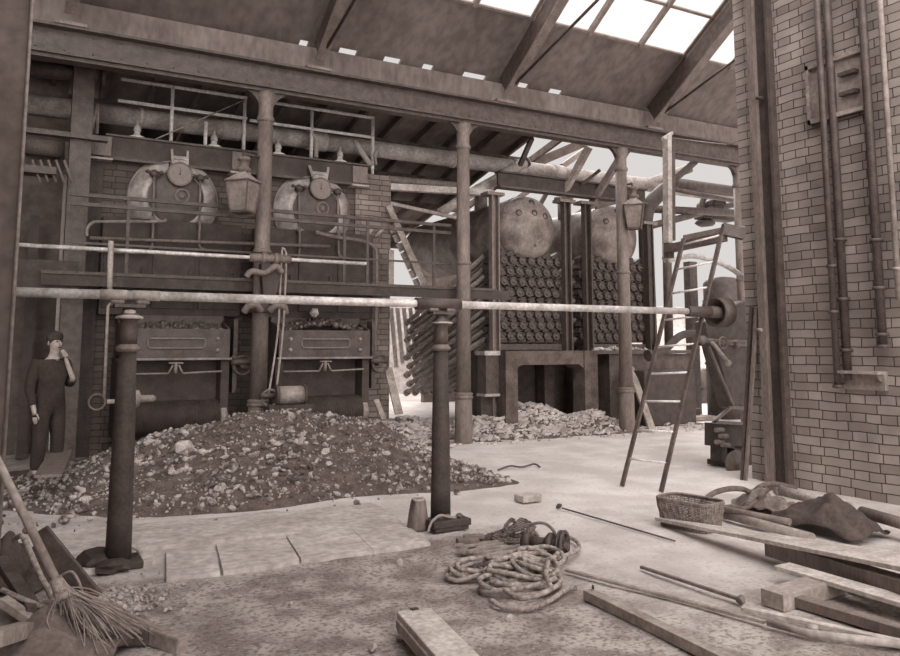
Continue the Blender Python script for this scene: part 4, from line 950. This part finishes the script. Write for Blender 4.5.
m = MB(); m.box(7.72, 7.9, yB, yA, zs-.03, zs); m.build('board', 'pipe', t)
m = MB()
for yy in (yA-.04, yB+.02):
    m.prism([(7.9, yy, zs-.03), (7.74, yy, zs-.03), (7.77, yy, zs-.08), (7.85, yy, zs-.12), (7.88, yy, zs-.2), (7.9, yy, zs-.2)], (0, .025, 0)); m.build('bracket', 'paint', t); m = MB()
m = MB(); m.box(7.84, 7.9, yB, yA, zs-.2, zs-.03); m.build('apron', 'pipe', t)

# ================================================================== FLOOR OBJECTS, RIGHT
# basket
c = g(691, 527); rt = V((math.cos(YAW), -math.sin(YAW), 0)); fw = V((math.sin(YAW), math.cos(YAW), 0))
bd = (g(712, 527)-g(656, 516)); bd.z = 0; bd.normalize(); bn = V((-bd.y, bd.x, 0))
if bn.dot(fw) < 0: bn = -bn
t = thing('wicker_basket', c, 'rectangular open wicker basket with handle holes at the foot of the ladder', 'basket')
cc = g(683, 529)+bn*.12; L_, W_ = .235, .15
HB = .235/.2
def brim(u, z, e=0.):
    z *= HB
    k = 1+.12*(z/.2)
    a = u*2*PI; x = math.cos(a); y = math.sin(a); p = 5
    rr = (abs(x)**p+abs(y)**p)**(-1/p)
    return cc+bd*(x*rr*(L_*k+e))+bn*(y*rr*(W_*k+e))+V((0, 0, z))
m = MB()
for i in range(56):
    u = i/56; m.tube([brim(u, 0, .006*(-1)**i), brim(u, .07, .006*(-1)**(i+1)), brim(u, .14, .006*(-1)**i), brim(u, .2, .004)], .006, 5)
m.build('stakes', 'wicker', t)
m = MB()
for k in range(15):
    z = .006+k*.0128
    skip = .145 < z < .175
    pts = [brim(i/60, z, .004*math.sin(i*PI*.93+k*PI)) for i in range(60)]
    if not skip: m.tube(pts, .0062, 5, True)
    else:
        m.tube(pts[33:60]+pts[0:27], .0062, 5)
m.build('weave', 'wicker', t)
m = MB(); m.tube([brim(i/40, .205) for i in range(40)], .012, 6, True); m.tube([brim(i/40, .195, .004) for i in range(40)], .008, 6, True); m.build('rim', 'wicker', t)
m = MB(); m.prism([brim(i/24, .004) for i in range(24)], (0, 0, .01)); m.build('bottom', 'wicker', t)
# hose and cloth behind basket
pipe('canvas_hose', 'thick curved hose snaking out from the basket towards the wall', [g(700, 505, .12), g(712, 494, .2), g(728, 489, .24), g(742, 489, .22), g(752, 492, .16), g(762, 486, .22), g(775, 484, .2), g(795, 488, .05)], .026, 'rubber', sm=True, n=10)
pipe('canvas_hose', 'second hose loop lying along the floor beside the basket', [g(712, 512, .1), g(728, 507, .08), g(745, 508, .08), g(756, 501, .12), g(764, 492, .2), g(772, 488, .1)], .022, 'rubber', sm=True, n=10)
pipe('fallen_pipe', 'pale thick pipe lying beside the basket under the boards', [g(724, 514, .05), g(812, 538, .05)], .04, 'pipe', [.0])
pipe('fallen_pipe', 'thin dark pipe lying above the pale pipe beside the basket', [g(706, 506, .1), g(790, 522, .1)], .03, 'paint')
pipe('fallen_pipe', 'pale pipe lying against the foot of the brick wall', [g(778, 490, .12), g(850, 508, .12)], .05, 'pale', [.02])
pipe('fallen_pipe', 'brown pipe leading out of the frame along the wall foot', [g(862, 512, .14), g(925, 530, .14)], .05, 'paint')
def cloth(name, lab, cat, cen, ax1, ax2, h, mt, seed, nfold=7, nu=50, nv=34):
    def fn(u, v):
        a = u*2-1; b = v*2-1; r = max(abs(a), abs(b)); rr = math.hypot(a, b)
        hh = h*max(0, 1-rr**2*.75)*(.75+.5*noise.noise(V((a*1.5, b*1.5, seed))))
        hh += .02*math.sin(nfold*a+3*b+seed)*(1-r*.6)+.05*noise.noise(V((a*3, b*3, seed)))+.035*abs(noise.noise(V((a*6+b*3, b*5-a*2, seed))))*(1-r*.5)
        e = 1+.18*noise.noise(V((a*2, b*2, seed+9)))
        return cen+ax1*(a*e)+ax2*(b*e)+V((0, 0, max(.004, hh)))
    m = MB(); m.grid(fn, nu, nv); o = m.build(name, mt)
    so = o.modifiers.new('thick', 'SOLIDIFY'); so.thickness = .008
    return tag(o, lab, cat)
cloth('canvas_sheet', 'dark crumpled canvas sheet thrown over pipes by the brick wall', 'cloth', g(826, 528, .03), bd*.42, bn*.27, .3, 'cloth', 3.)
cloth('sacking', 'pale brown crumpled sacking between the basket and the dark canvas', 'cloth', g(765, 508, .02), bd*.3, bn*.2, .18, 'rag', 8., 11)

def board(name, lab, a, b, w, h, mt, up=None, cat='board', bevel=.004, w2=None, group=None):
    m = MB(); m.beam(a, b, w, h, up or Z, w2=w2); return tag(m.build(name, mt, bevel=bevel), lab, cat, group)
board('board', 'long pale board with its thin tip lying against the basket', g(657, 519, .05), g(1000, 578, .3), .05, .03, 'woodl', w2=.5)
board('board', 'dark edged baulk under the long pale board at right', g(770, 547, .09), g(1000, 618, .16), .1, .12, 'paint', w2=.16)
board('board', 'broad pale board running out of the right edge below the dark baulk', g(782, 566, .1), g(1000, 630, .1), .16, .03, 'woodl')
board('timber_block', 'short squared timber block lying below the broad pale board', g(772, 600, .05), g(835, 583, .05), .16, .1, 'wood', cat='block')
board('lath', 'long thin lath running from the rope pile to the lower right', g(566, 570, .015), g(765, 622, .02), .035, .02, 'wood')
board('lath', 'broad lath continuing to the right edge above the jointed tube', g(742, 608, .03), g(960, 655, .03), .05, .025, 'woodl')
board('lath', 'short dark lath with a knobbed end near the timber block', g(641, 567, .02), g(742, 600, .03), .028, .02, 'paint')
m = MB(); m.ico(g(741, 600, .03), .03, .15, sub=1); tag(m.build('knob', 'paint'), 'small round knob at the end of the short dark lath', 'knob')
board('timber', 'long squared timber running diagonally off the bottom edge', g(588, 594, .03), g(765, 680, .03), .075, .06, 'wood', cat='timber')
m = MB(); m.cyl(g(593, 588, .06), g(593, 586, .09), .008, n=8); tag(m.build('nail', 'black'), 'bent nail sticking up at the end of the diagonal timber', 'nail')
pipe('jointed_tube', 'pale jointed tube lying at the lower right edge', [g(768, 622, .03), g(812, 634, .03), g(950, 650, .03)], .022, 'pale', [.26])
board('baulk', 'dark baulk in the lower right behind the jointed tube', g(782, 596, .04), g(930, 640, .04), .09, .06, 'paint')
# bottom centre beam
t = thing('hewn_timber', g(430, 640), 'heavy hewn pale timber with a notched end at the bottom edge', 'timber')
a = g(396, 617, .1); b = g(440, 612, .1)
pc = g(414, 612, .12); pd = g(470, 672, .12)
dr = (pd-pc); dr.z = 0; dr.normalize(); sd = V((dr.y, -dr.x, 0))
P0 = pc+V((0, 0, -.04)); P1 = P0+dr*1.1
m = MB(); m.beam(P0, P1, .2, .11); m.build('beam', 'woodl', t, bevel=.006)
m = MB(); m.beam(P0+dr*.03-V((0, 0, .0)), P1, .23, .05); m.build('lower_layer', 'wood', t, bevel=.005)
m = MB(); m.box(P0.x-.02, P0.x+.02, P0.y-.02, P0.y+.01, P0.z+.05, P0.z+.062); m.build('nail_plate', 'black', t)
# concrete lump and rod at centre
m = MB(); c = g(528, 501, 0); d1 = (g(541, 500)-g(516, 503)).normalized(); m.beam(c-d1*.12+V((0, 0, .035)), c+d1*.12+V((0, 0, .035)), .17, .07); tag(m.build('stone_block', 'stone', bevel=.01), 'single pale stone block lying on the bright floor', 'block')
t = thing('long_poker', g(556, 508, .02), 'long thin poker with a dark lump at its far end lying on the bright floor', 'poker')
m = MB(); m.cyl(g(562, 508, .015), g(675, 541, .012), .008, n=8); m.build('rod', 'iron', t)
m = MB(); m.ico(g(559, 506, .02), .03, .2, (1.3, .8, .8)); m.build('head', 'black', t)
# tiny twigs
m = MB(); m.tube(smooth_path([g(498, 470, .01), g(510, 466, .02), g(522, 467, .02), g(534, 464, .02), g(540, 467, .01)]), .012, 6); tag(m.build('wire_scrap', 'iron'), 'twisted scrap of wire lying on the bright floor behind the stone block', 'scrap')
m = MB()
for px, py, r in ((372, 648, .03), (398, 563, .03), (509, 618, .022), (290, 580, .02)):
    pass
for px, py, r, lab in ((373, 648, .035, 'flat pale chip on the dirt near the bottom edge'), (399, 562, .03, 'small pale chip on the dirt before the paving edge'), (509, 618, .03, 'small pale lump on the dirt below the rope'), (290, 603, .02, 'tiny pale curl on the dark dirt at left centre')):
    m = MB(); m.ico(g(px, py, r*.3), r, .3, (1, 1, .6 if r < .03 else .5)); tag(m.build('stone_chip', 'stone'), lab, 'chip')

# ================================================================== ROPE, CHAIN, TOOLS
def roped(pts, r): 
    m = MB(); p = smooth_path(pts, 10); m.tube(p, r, 10, rr=[r*(1+.06*math.sin(i*2.4)) for i in range(len(p))]); return m
t = thing('rope_pile', g(515, 600), 'tangled pile of thick pale hemp rope in the middle foreground', 'rope')
R = .0165
def loop(cx_, cy_, ra, rb, ang, turns, z0, seed, start=0.):
    rnd = random.Random(seed); c0 = g(cx_, cy_); pts = []; N = int(9*turns)
    e1 = rt*math.cos(ang)+fw*math.sin(ang); e2 = fw*math.cos(ang)-rt*math.sin(ang)
    for i in range(N+1):
        q = start+2*PI*i/9; k = 1+rnd.uniform(-.1, .1)+.12*math.sin(q*.37+seed)
        pts.append(c0+e1*(ra*k*math.cos(q))+e2*(rb*k*math.sin(q))+V((0, 0, z0+.03*(1+math.sin(q*1.3+seed)))))
    return pts
strands = [loop(522, 590, .26, .15, .3, 3.2, .02, 1), loop(515, 586, .2, .12, -.5, 2.6, .05, 2, 1.), loop(535, 580, .14, .17, .2, 2.2, .07, 3, 2.),
           loop(466, 578, .13, .09, .2, 2.4, .015, 4), loop(490, 578, .22, .07, .15, 1.6, .06, 5), loop(540, 572, .13, .15, 1.1, 1.8, .08, 6), loop(508, 573, .2, .08, .7, 2.1, .08, 8),
           [g(*p) for p in ((548, 562, .12), (546, 575, .13), (550, 588, .11), (538, 595, .09), (520, 598, .07), (505, 590, .08))],
           [g(*p) for p in ((500, 568, .06), (530, 560, .1), (560, 557, .08), (578, 549, .04), (576, 541, .03), (566, 536, .02))],
           [g(*p) for p in ((490, 600, .03), (505, 607, .02), (530, 608, .02), (550, 600, .02), (566, 590, .02), (576, 588, .02))]]
for s_ in strands: roped(s_, R).build('rope_strand', 'rope', t)
# chain
t = thing('chain_heap', g(500, 530), 'heap of dark chain links behind the wrenches', 'chain')
m = MB(); i = 0
pts = []
for k in range(15):
    pts.append(g(492+random.uniform(-2, 46)*(.5+.5*math.sin(k)), 536-random.uniform(0, 20), random.uniform(.02, .09)))
pts = [g(487, 536, .02), g(500, 532, .03), g(512, 527, .06), g(522, 520, .1), g(534, 527, .07), g(524, 531, .08), g(512, 520, .1), g(505, 530, .05), g(516, 536, .03), g(528, 532, .06), g(536, 534, .03), g(520, 524, .1), g(508, 534, .04), g(494, 538, .02), g(512, 542, .02), g(524, 538, .05), g(530, 526, .08), g(518, 529, .09), g(500, 537, .03)]
path = smooth_path(pts, 7)
for i, p in enumerate(path[:-1]):
    d = (path[i+1]-p); d.normalize(); _, x, y = frame(d); nn = x if i % 2 else y
    side = d.cross(nn); L2 = .028
    m.tube([p+d*(L2*math.cos(a))+side*(.016*math.sin(a)) for a in [2*PI*j/10 for j in range(10)]], .0065, 5, True)
m.build('chain_links', 'paint', t)
# pulley block / winch
c = g(545, 545, .09)
c = c; t = thing('chain_hoist', g(545, 548), 'small dark geared hoist with a spoked wheel lying beside the rope pile', 'hoist')
axd = (g(562, 545)-g(520, 540)); axd.z = 0; axd.normalize()
cw = g(564, 546, .11)
w = MB(); w.torus(cw, axd, .1, .016, 28, 8); w.torus(cw-axd*.03, axd, .1, .012, 28, 8)
w.build('wheel_rim', 'iron', t)
w = MB(); d, x, y = frame(axd)
for i in range(5): e = x*math.cos(i*1.2566)+y*math.sin(i*1.2566); w.beam(cw, cw+e*.1, .018, .014)
w.cyl(cw-axd*.04, cw+axd*.03, .03, n=12); w.build('spokes', 'iron', t)
m = MB(); m.cyl(cw-axd*.32, cw-axd*.03, .045, n=16); m.lathe(cw-axd*.3, axd, [(.06, -.03), (.075, 0), (.075, .03), (.05, .04)], 20); m.lathe(cw-axd*.12, axd, [(.05, -.03), (.085, 0), (.085, .03), (.05, .04)], 20); m.build('drum', 'iron', t)
m = MB(); m.tube(smooth_path([cw-axd*.3+V((0, 0, .03)), cw-axd*.27+V((0, 0, .12)), cw-axd*.16+V((0, 0, .15)), cw-axd*.08+V((0, 0, .1)), cw-axd*.05]), .012, 8); m.build('bail', 'paint', t)
m = MB(); m.box(cw.x-.28, cw.x-.05, cw.y-.02, cw.y+.14, 0.005, .035); m.build('frame', 'black', t)
# wrenches
def wrench(pa, pb, z, lab, s=1.):
    s *= 1.15
    a, b = g(*pa, z), g(*pb, z); t = thing('spanner', a, lab, 'spanner', 'spanners beside the rope pile'); d = (b-a).normalized(); sd = V((-d.y, d.x, 0))
    m = MB(); m.beam(a, b, .03*s, .016, w2=.022*s); m.build('handle', 'pipe', t)
    m = MB(); 
    for sg in (-1, 1): m.prism([a+sd*(sg*.012*s)+d*.03*s, a+sd*(sg*.04*s)+d*.0, a+sd*(sg*.042*s)-d*.035*s, a+sd*(sg*.02*s)-d*.05*s, a+sd*(sg*.018*s)-d*.005*s], (0, 0, .02))
    m.beam(a+d*.04*s, a-d*.005, .045*s, .02); m.build('jaw', 'pipe', t)
wrench((478, 553), (522, 546), .04, 'longest open-ended spanner lying nearest the rope', 1.2)
wrench((466, 552), (503, 543), .03, 'middle spanner of three behind the longest one', 1.)
wrench((462, 547), (498, 541), .05, 'rearmost spanner lying beside the flat iron bars', .9)
for k, (pa, pb, w, h, z) in enumerate([((457, 541), (478, 540), .1, .035, .04), ((458, 546), (474, 545), .08, .03, .016), ((464, 537), (484, 536), .06, .03, .05), ((480, 538), (500, 536), .05, .035, .02)]):
    board('iron_block', ['upper of two stacked flat iron blocks left of the spanners', 'lower of two stacked flat iron blocks left of the spanners', 'narrow iron block behind the stacked pair', 'iron block between the stacked pair and the chain'][k], g(*pa, z), g(*pb, z), w, h, 'paint' if k % 2 == 0 else 'iron', cat='iron')

# ================================================================== LEFT FOREGROUND
t = thing('birch_broom', g(110, 640), 'long handled birch broom leaning to the left with its twigs on the ground', 'broom')
h0 = aD(0, 466, 4.2); h1 = aD(62, 592, 4.15)
m = MB(); m.cyl(h0+(h0-h1)*.6, h1+(h1-h0)*.05, .022, n=12); m.build('handle', 'wood', t)
m = MB(); dd = (h1-h0).normalized(); m.cyl(h1-dd*.08, h1+dd*.04, .03, .045, n=12); m.build('binding', 'rope', t)
m = MB(); tip = g(118, 650, .03)
for i in range(110):
    st = h1+V((random.uniform(-.03, .03), random.uniform(-.03, .03), random.uniform(-.02, .03)))
    en = tip+V((random.gauss(0, .1), random.gauss(0, .1), random.uniform(-.01, .06)))-(tip-h1)*random.uniform(0, .35)
    en.z = max(en.z, .01); md = (st+en)/2+V((random.gauss(0, .02), random.gauss(0, .02), random.uniform(0, .05)))
    m.tube(smooth_path([st, md, en], 3), random.uniform(.002, .0045), 5)
o = m.build('twigs', 'wood', t); o['kind'] = 'stuff'
t = thing('shovel', g(95, 595), 'broad dark wooden paddle leaning behind the broom', 'shovel')
m = MB(); a = aD(40, 530, 4.9); b = g(92, 600, .03); m.beam(a, b, .1, .03, fw*-1, w2=.15); m.build('blade', 'woodd', t, bevel=.008)
board('hewn_timber', 'pale pointed timber lying on the ground right of the broom twigs', g(92, 612, .05), g(183, 646, .03), .1, .09, 'wood', cat='timber', w2=.07, bevel=.01)
board('hewn_timber', 'darker timber piece lying under the pale pointed one', g(60, 640, .04), g(150, 636, .04), .08, .08, 'woodd', cat='timber', w2=.06, bevel=.01)
cloth('rag_pile', 'crumpled sacking heap in the bottom left corner under the broom', 'cloth', g(25, 655, .0), rt*.5, fw*.45, .28, 'rag', 5., 9)
cloth('rag_pile', 'dark heap of cloth behind the broom handle at the left edge', 'cloth', g(15, 580, .0), rt*.3, fw*.35, .32, 'cloth', 2., 9)
m = roped([aD(14, 540, 4.7), aD(22, 536, 4.6), aD(30, 552, 4.5), aD(40, 575, 4.4), aD(52, 600, 4.35), aD(45, 620, 4.3)], .016); tag(m.build('rope', 'rope'), 'pale looped rope hanging over the cloth heap behind the broom handle', 'rope')
m = roped([aD(2, 590, 4.3), aD(20, 598, 4.25), aD(40, 606, 4.2), aD(55, 612, 4.15)], .014); tag(m.build('rope', 'rope'), 'short rope lying across the corner heap below the broom binding', 'rope')
m = MB(); m.tube(smooth_path([aD(62, 575, 4.5), aD(72, 572, 4.5), aD(80, 585, 4.5), aD(84, 602, 4.5)]), .008, 6); tag(m.build('wire_loop', 'pipe'), 'thin pale wire loop right of the broom binding', 'wire')
board('plank', 'pale plank standing on edge in the bottom left corner', g(-10, 610, .2), g(30, 665, .03), .12, .03, 'wood')
m = MB()
for i in range(160):
    c = g(random.gauss(130, 30), random.gauss(598, 9)); m.ico(c+V((0, 0, .004)), random.uniform(.006, .022), .3, (1, 1, .6))
tag(m.build('plaster_crumbs', 'stone'), 'pale plaster crumbs scattered between broom and paving edge', 'crumbs', None, 'stuff')

for k, (pa, pb, w_, mt) in enumerate([((2, 600), (60, 640), .06, 'wood'), ((0, 560), (34, 610), .07, 'woodd'), ((20, 650), (92, 610), .05, 'paint'), ((60, 656), (135, 632), .09, 'woodd'), ((-10, 640), (40, 625), .1, 'wood')]):
    board('scrap_wood', ['pale stick lying down the front of the corner heap', 'dark stick high on the cloth heap at the left edge', 'thin grey stick crossing under the broom twigs', 'dark chunk of wood under the twig tips at the bottom edge', 'pale block on the corner heap at the left edge'][k], g(*pa, .3 if k in (0, 1, 4) else .08), g(*pb, .12 if k in (0, 4) else (.25 if k == 1 else .05)), w_, w_*.7, mt, cat='wood')
# ================================================================== LEFT BACK: posts, clutter
a = aY(72, 300, 12.3); m = MB(); m.box(a.x-.14, a.x+.14, 12.2, 12.5, 0, 6.05); tag(m.build('iron_post', 'iron'), 'dark square post at far left beside the first boiler', 'post')
a = aY(30, 300, 12.9); m = MB(); m.box(a.x-.06, a.x+.06, 12.85, 12.95, 0, 3.5); tag(m.build('door_post', 'black'), 'thin dark post behind the standing worker', 'post')
m = MB(); m.box(-1.5, 1.0, 12.1, 12.25, 4.55, 4.62); m.box(-1.2, .35, 11.9, 12.2, 3.95, 4.05); tag(m.build('cross_beam', 'iron'), 'dark cross beams high at the left behind the pier', 'beam')
m = MB(); a = aY(50, 270, 11.9); m.box(a.x-.6, a.x+.35, 11.8, 12.1, 2.35, 2.75); tag(m.build('iron_trough', 'black'), 'dark iron trough at the left end of the walkway', 'trough')
for k in range(5):
    a = aY(32+k*8, 160, 12.0); b = aY(40+k*8, 182, 12.0); m = MB(); m.cyl(a, b, .02, n=6); tag(m.build('hanging_rod', 'paint'), 'short slanting rod in the row high at the left edge', 'rod', 'slanting rods at far left')
pipe('lagged_pipe', 'dim thick pipe below the steam main at the far left', [aY(22, 144, 13.1), aY(62, 150, 13.1)], .13, 'paint')
pipe('bracket_pipe', 'dark upper pipe end near the left edge above the steam main', [aY(22, 68, 12.6), aY(104, 76, 12.6)], .12, 'iron', [.98])
t = thing('valve_stand', aY(90, 120, YF), 'small stand with a pale valve left of the first railing', 'valve')
for px, py, px2, py2 in ((92, 128, 97, 104), (97, 134, 98, 104), (84, 124, 90, 114)):
    m = MB(); m.cyl(aY(px, py, YF), aY(px2, py2, YF), .025, n=8); m.build('stay', 'pipe', t)
for k, (px, w) in enumerate(((50.5, .03), (57, .055))):  # two small white panels, identity left open
    c = aY(px, 420, 12.1); m = MB(); m.box(c.x-w, c.x+w, 12.06, 12.08, c.z-.07, c.z+.09); tag(m.build('white_patch', 'white', bevel=.004), ['narrow', 'broad'][k]+' white patch of the pair low behind the worker', 'plate')
m = MB(); a = aY(57, 380, 12.13); m.box(a.x-.04, a.x+.04, 12.1, 12.14, 0, a.z); tag(m.build('patch_post', 'black'), 'short dark post behind the two white patches', 'post')
cloth('sack', 'pale sack lying at the left end of the ash heap', 'sack', g(55, 478, .0), rt*.3, fw*.3, .22, 'rag', 4., 4)
m = MB(); m.beam(g(48, 476, .3), g(62, 450, .3), .25, .03); tag(m.build('board', 'paint'), 'dim board leaning by the sack at the left end of the heap', 'board')

# ================================================================== PERSON
def person():
    base = g(45, 480); fdir = V((.55, -.83, 0)).normalized(); sd = V((-fdir.y, fdir.x, 0))   # sd = left-hand side
    t = thing('person', base, 'person in dark work clothes standing at far left with one hand raised to the chin', 'person')
    P = lambda s, f, z: base+sd*s+fdir*f+V((0, 0, z))
    def skin(verts, edges, name, mt, parent, lvl=2, root=0):
        me = bpy.data.meshes.new(name); o0 = wloc(parent)
        me.from_pydata([tuple(v[0]-o0) for v in verts], edges, []); ob = bpy.data.objects.new(name, me); COL.objects.link(ob); ob.parent = parent
        sk_ = ob.modifiers.new('skin', 'SKIN'); sb = ob.modifiers.new('sub', 'SUBSURF'); sb.levels = lvl; sb.render_levels = lvl
        for i, v in enumerate(verts): me.skin_vertices[0].data[i].radius = (v[1], v[2] if len(v) > 2 else v[1]); me.skin_vertices[0].data[i].use_root = (i == root)
        me.materials.append(M[mt]); sk_.use_smooth_shade = True
        return ob
    vs = [(P(0, 0, .92), .15, .11), (P(0, 0, 1.1), .14, .1), (P(0, .02, 1.3), .17, .11), (P(0, .02, 1.42), .1, .08), (P(0, .03, 1.48), .055), (P(0, .045, 1.54), .055), (P(0, .06, 1.6), .075, .085), (P(0, .055, 1.68), .075, .085),
          (P(.1, 0, .86), .095), (P(.12, .02, .5), .065), (P(.13, 0, .1), .05), (P(.14, .14, .04), .045, .035),
          (P(-.1, 0, .86), .095), (P(-.12, .03, .5), .065), (P(-.13, .0, .1), .05), (P(-.15, .14, .04), .045, .035),
          (P(.2, 0, 1.38), .06), (P(.26, .0, 1.12), .045), (P(.14, .22, 1.2), .034), (P(.06, .2, 1.4), .026), (P(.05, .19, 1.45), .03, .02),
          (P(-.2, 0, 1.38), .06), (P(-.26, -.02, 1.1), .045), (P(-.24, .06, .86), .03), (P(-.24, .08, .78), .032, .02)]
    es = [(0, 1), (1, 2), (2, 3), (3, 4), (4, 5), (5, 6), (6, 7), (0, 8), (8, 9), (9, 10), (10, 11), (0, 12), (12, 13), (13, 14), (14, 15), (2, 16), (16, 17), (17, 18), (18, 19), (19, 20), (2, 21), (21, 22), (22, 23), (23, 24)]
    body = skin(vs, es, 'body', 'skin', t)
    # clothes: second skinned surface slightly larger
    cv = [(P(0, 0, .92), .175, .135), (P(0, 0, 1.1), .165, .125), (P(0, .02, 1.3), .19, .13), (P(0, .01, 1.42), .11, .095), (P(.1, 0, .86), .115), (P(.12, .02, .5), .085), (P(.13, 0, .11), .075), (P(-.1, 0, .86), .115), (P(-.12, .03, .5), .085), (P(-.13, 0, .11), .075),
          (P(.2, 0, 1.38), .08), (P(.26, .0, 1.12), .062), (P(.15, .2, 1.19), .052), (P(-.2, 0, 1.38), .08), (P(-.26, -.02, 1.1), .062), (P(-.24, .05, .88), .045)]
    ce = [(0, 1), (1, 2), (2, 3), (0, 4), (4, 5), (5, 6), (0, 7), (7, 8), (8, 9), (2, 10), (10, 11), (11, 12), (2, 13), (13, 14), (14, 15)]
    skin(cv, ce, 'work_clothes', 'coat', t)
    for sg in (-1, 1):
        m = MB(); m.ico(P(sg*.14, .08, .05), .07, 0, (1, 1, 1), smooth=True, sub=2)
        for p in m.v:
            q_ = p-P(sg*.14, .08, .05); p += fdir*(q_.dot(fdir)*.9); p.z = .0+(p.z+.02)*.75
        m.build('boot', 'black', t)
    m = MB(); hc = P(0, .035, 1.69); m.ico(hc, .102, .05, (1, 1, .85), Matrix.Identity(3), True, 2)
    m.v = [p if (p-hc).dot(fdir) < .05 or p.z > hc.z+.045 else hc+(p-hc)*.75 for p in m.v]; m.build('hair', 'hair', t)
    m = MB(); m.prism([P(-.012, .135, 1.61), P(.012, .135, 1.61), P(.014, .16, 1.6), P(-.014, .16, 1.6)], (0, 0, .0)) ; m = MB(); m.tube([P(0, .135, 1.65), P(0, .155, 1.615), P(0, .14, 1.6)], .012, 6); m.build('nose', 'skin', t)
    m = MB()
    for sg in (-1, 1): m.ico(P(sg*.032, .128, 1.65), .011, 0, smooth=True)
    m.build('eyes', 'hair', t)
    m = MB(); m.tube([P(-.02, .138, 1.575), P(0, .145, 1.574), P(.02, .138, 1.575)], .006, 6); m.build('mouth', 'coat', t)
    m = MB()
    for sg in (-1, 1): m.ico(P(sg*.083, .04, 1.63), .024, 0, (.5, 1, 1.3), Matrix.Identity(3), True, 1)
    m.build('ears', 'skin', t)
    # fingers: raised left hand and hanging right hand
    m = MB()
    for i in range(4):
        o_ = (i-1.5)*.017; L3 = (.07, .08, .076, .06)[i]
        m.tube(smooth_path([P(.045+o_*.6, .19+o_*.5, 1.47), P(.035+o_*.6, .185+o_*.5, 1.47+L3*.5), P(.02+o_*.6, .17+o_*.5, 1.47+L3)], 3), .0085, 7)
        m.tube(smooth_path([P(-.24, .08+o_, .76), P(-.235, .085+o_, .76-L3*.5), P(-.22, .085+o_, .76-L3)], 3), .0085, 7)
    m.tube([P(.06, .17, 1.44), P(.07, .15, 1.48), P(.06, .14, 1.51)], .01, 7); m.tube([P(-.235, .11, .8), P(-.225, .13, .76), P(-.22, .13, .73)], .01, 7)
    m.build('fingers', 'skin', t)
    t.rotation_euler.z = 0
person()

# ================================================================== LIGHT, WORLD, CAMERA
w = bpy.data.worlds.new('sky'); S.world = w; w.use_nodes = True
bg = w.node_tree.nodes['Background']; bg.inputs['Color'].default_value = lin((232, 225, 221)); bg.inputs['Strength'].default_value = 1.0
_n = w.node_tree.nodes; _l = w.node_tree.links     # overcast sky, brighter towards the zenith
_tc = _n.new('ShaderNodeTexCoord'); _se = _n.new('ShaderNodeSeparateXYZ'); _l.new(_tc.outputs['Generated'], _se.inputs[0])
_mr = _n.new('ShaderNodeMapRange'); _mr.interpolation_type = 'SMOOTHSTEP'; _l.new(_se.outputs['Z'], _mr.inputs['Value'])
for _k, _v in (('From Min', .45), ('From Max', .95), ('To Min', .42), ('To Max', 1.6)): _mr.inputs[_k].default_value = _v
_m2 = _n.new('ShaderNodeMapRange'); _m2.interpolation_type = 'SMOOTHSTEP'; _dt = _n.new('ShaderNodeVectorMath'); _dt.operation = 'DOT_PRODUCT'; _dt.inputs[1].default_value = (.68, .733, 0); _l.new(_tc.outputs['Generated'], _dt.inputs[0]); _l.new(_dt.outputs['Value'], _m2.inputs['Value'])  # fill glow added to the sky behind the camera, off to the left
for _k, _v in (('From Min', -.2), ('From Max', -.98), ('To Min', 0.), ('To Max', 2.9)): _m2.inputs[_k].default_value = _v
_ad = _n.new('ShaderNodeMath'); _ad.operation = 'ADD'; _l.new(_mr.outputs[0], _ad.inputs[0]); _l.new(_m2.outputs[0], _ad.inputs[1])
_l.new(_ad.outputs[0], bg.inputs['Strength'])
sun = bpy.data.lights.new('sun', 'SUN'); sun.energy = 1.3; sun.angle = math.radians(14); sun.color = (1, .96, .94)
so = bpy.data.objects.new('sun', sun); COL.objects.link(so)
src = V((.5, .87, .78))          # towards the sun: behind right, through the open rear roof
so.rotation_euler = src.to_track_quat('Z', 'Y').to_euler(); so.location = (10, 16, 12)

cam = bpy.data.cameras.new('camera'); co = bpy.data.objects.new('camera', cam); COL.objects.link(co)
co.location = O; co.rotation_euler = (PI/2+PITCH, 0, -YAW)
cam.sensor_fit = 'HORIZONTAL'; cam.sensor_width = 36; cam.lens = F*36/900; cam.clip_start = .05; cam.clip_end = 300
cam.shift_x = 0; cam.shift_y = -(328-CY)/900
S.camera = co
S.view_settings.view_transform = 'Standard'; S.view_settings.look = 'None'; S.view_settings.gamma = 1; S.view_settings.use_curve_mapping = False
S.view_settings.exposure = 1.1
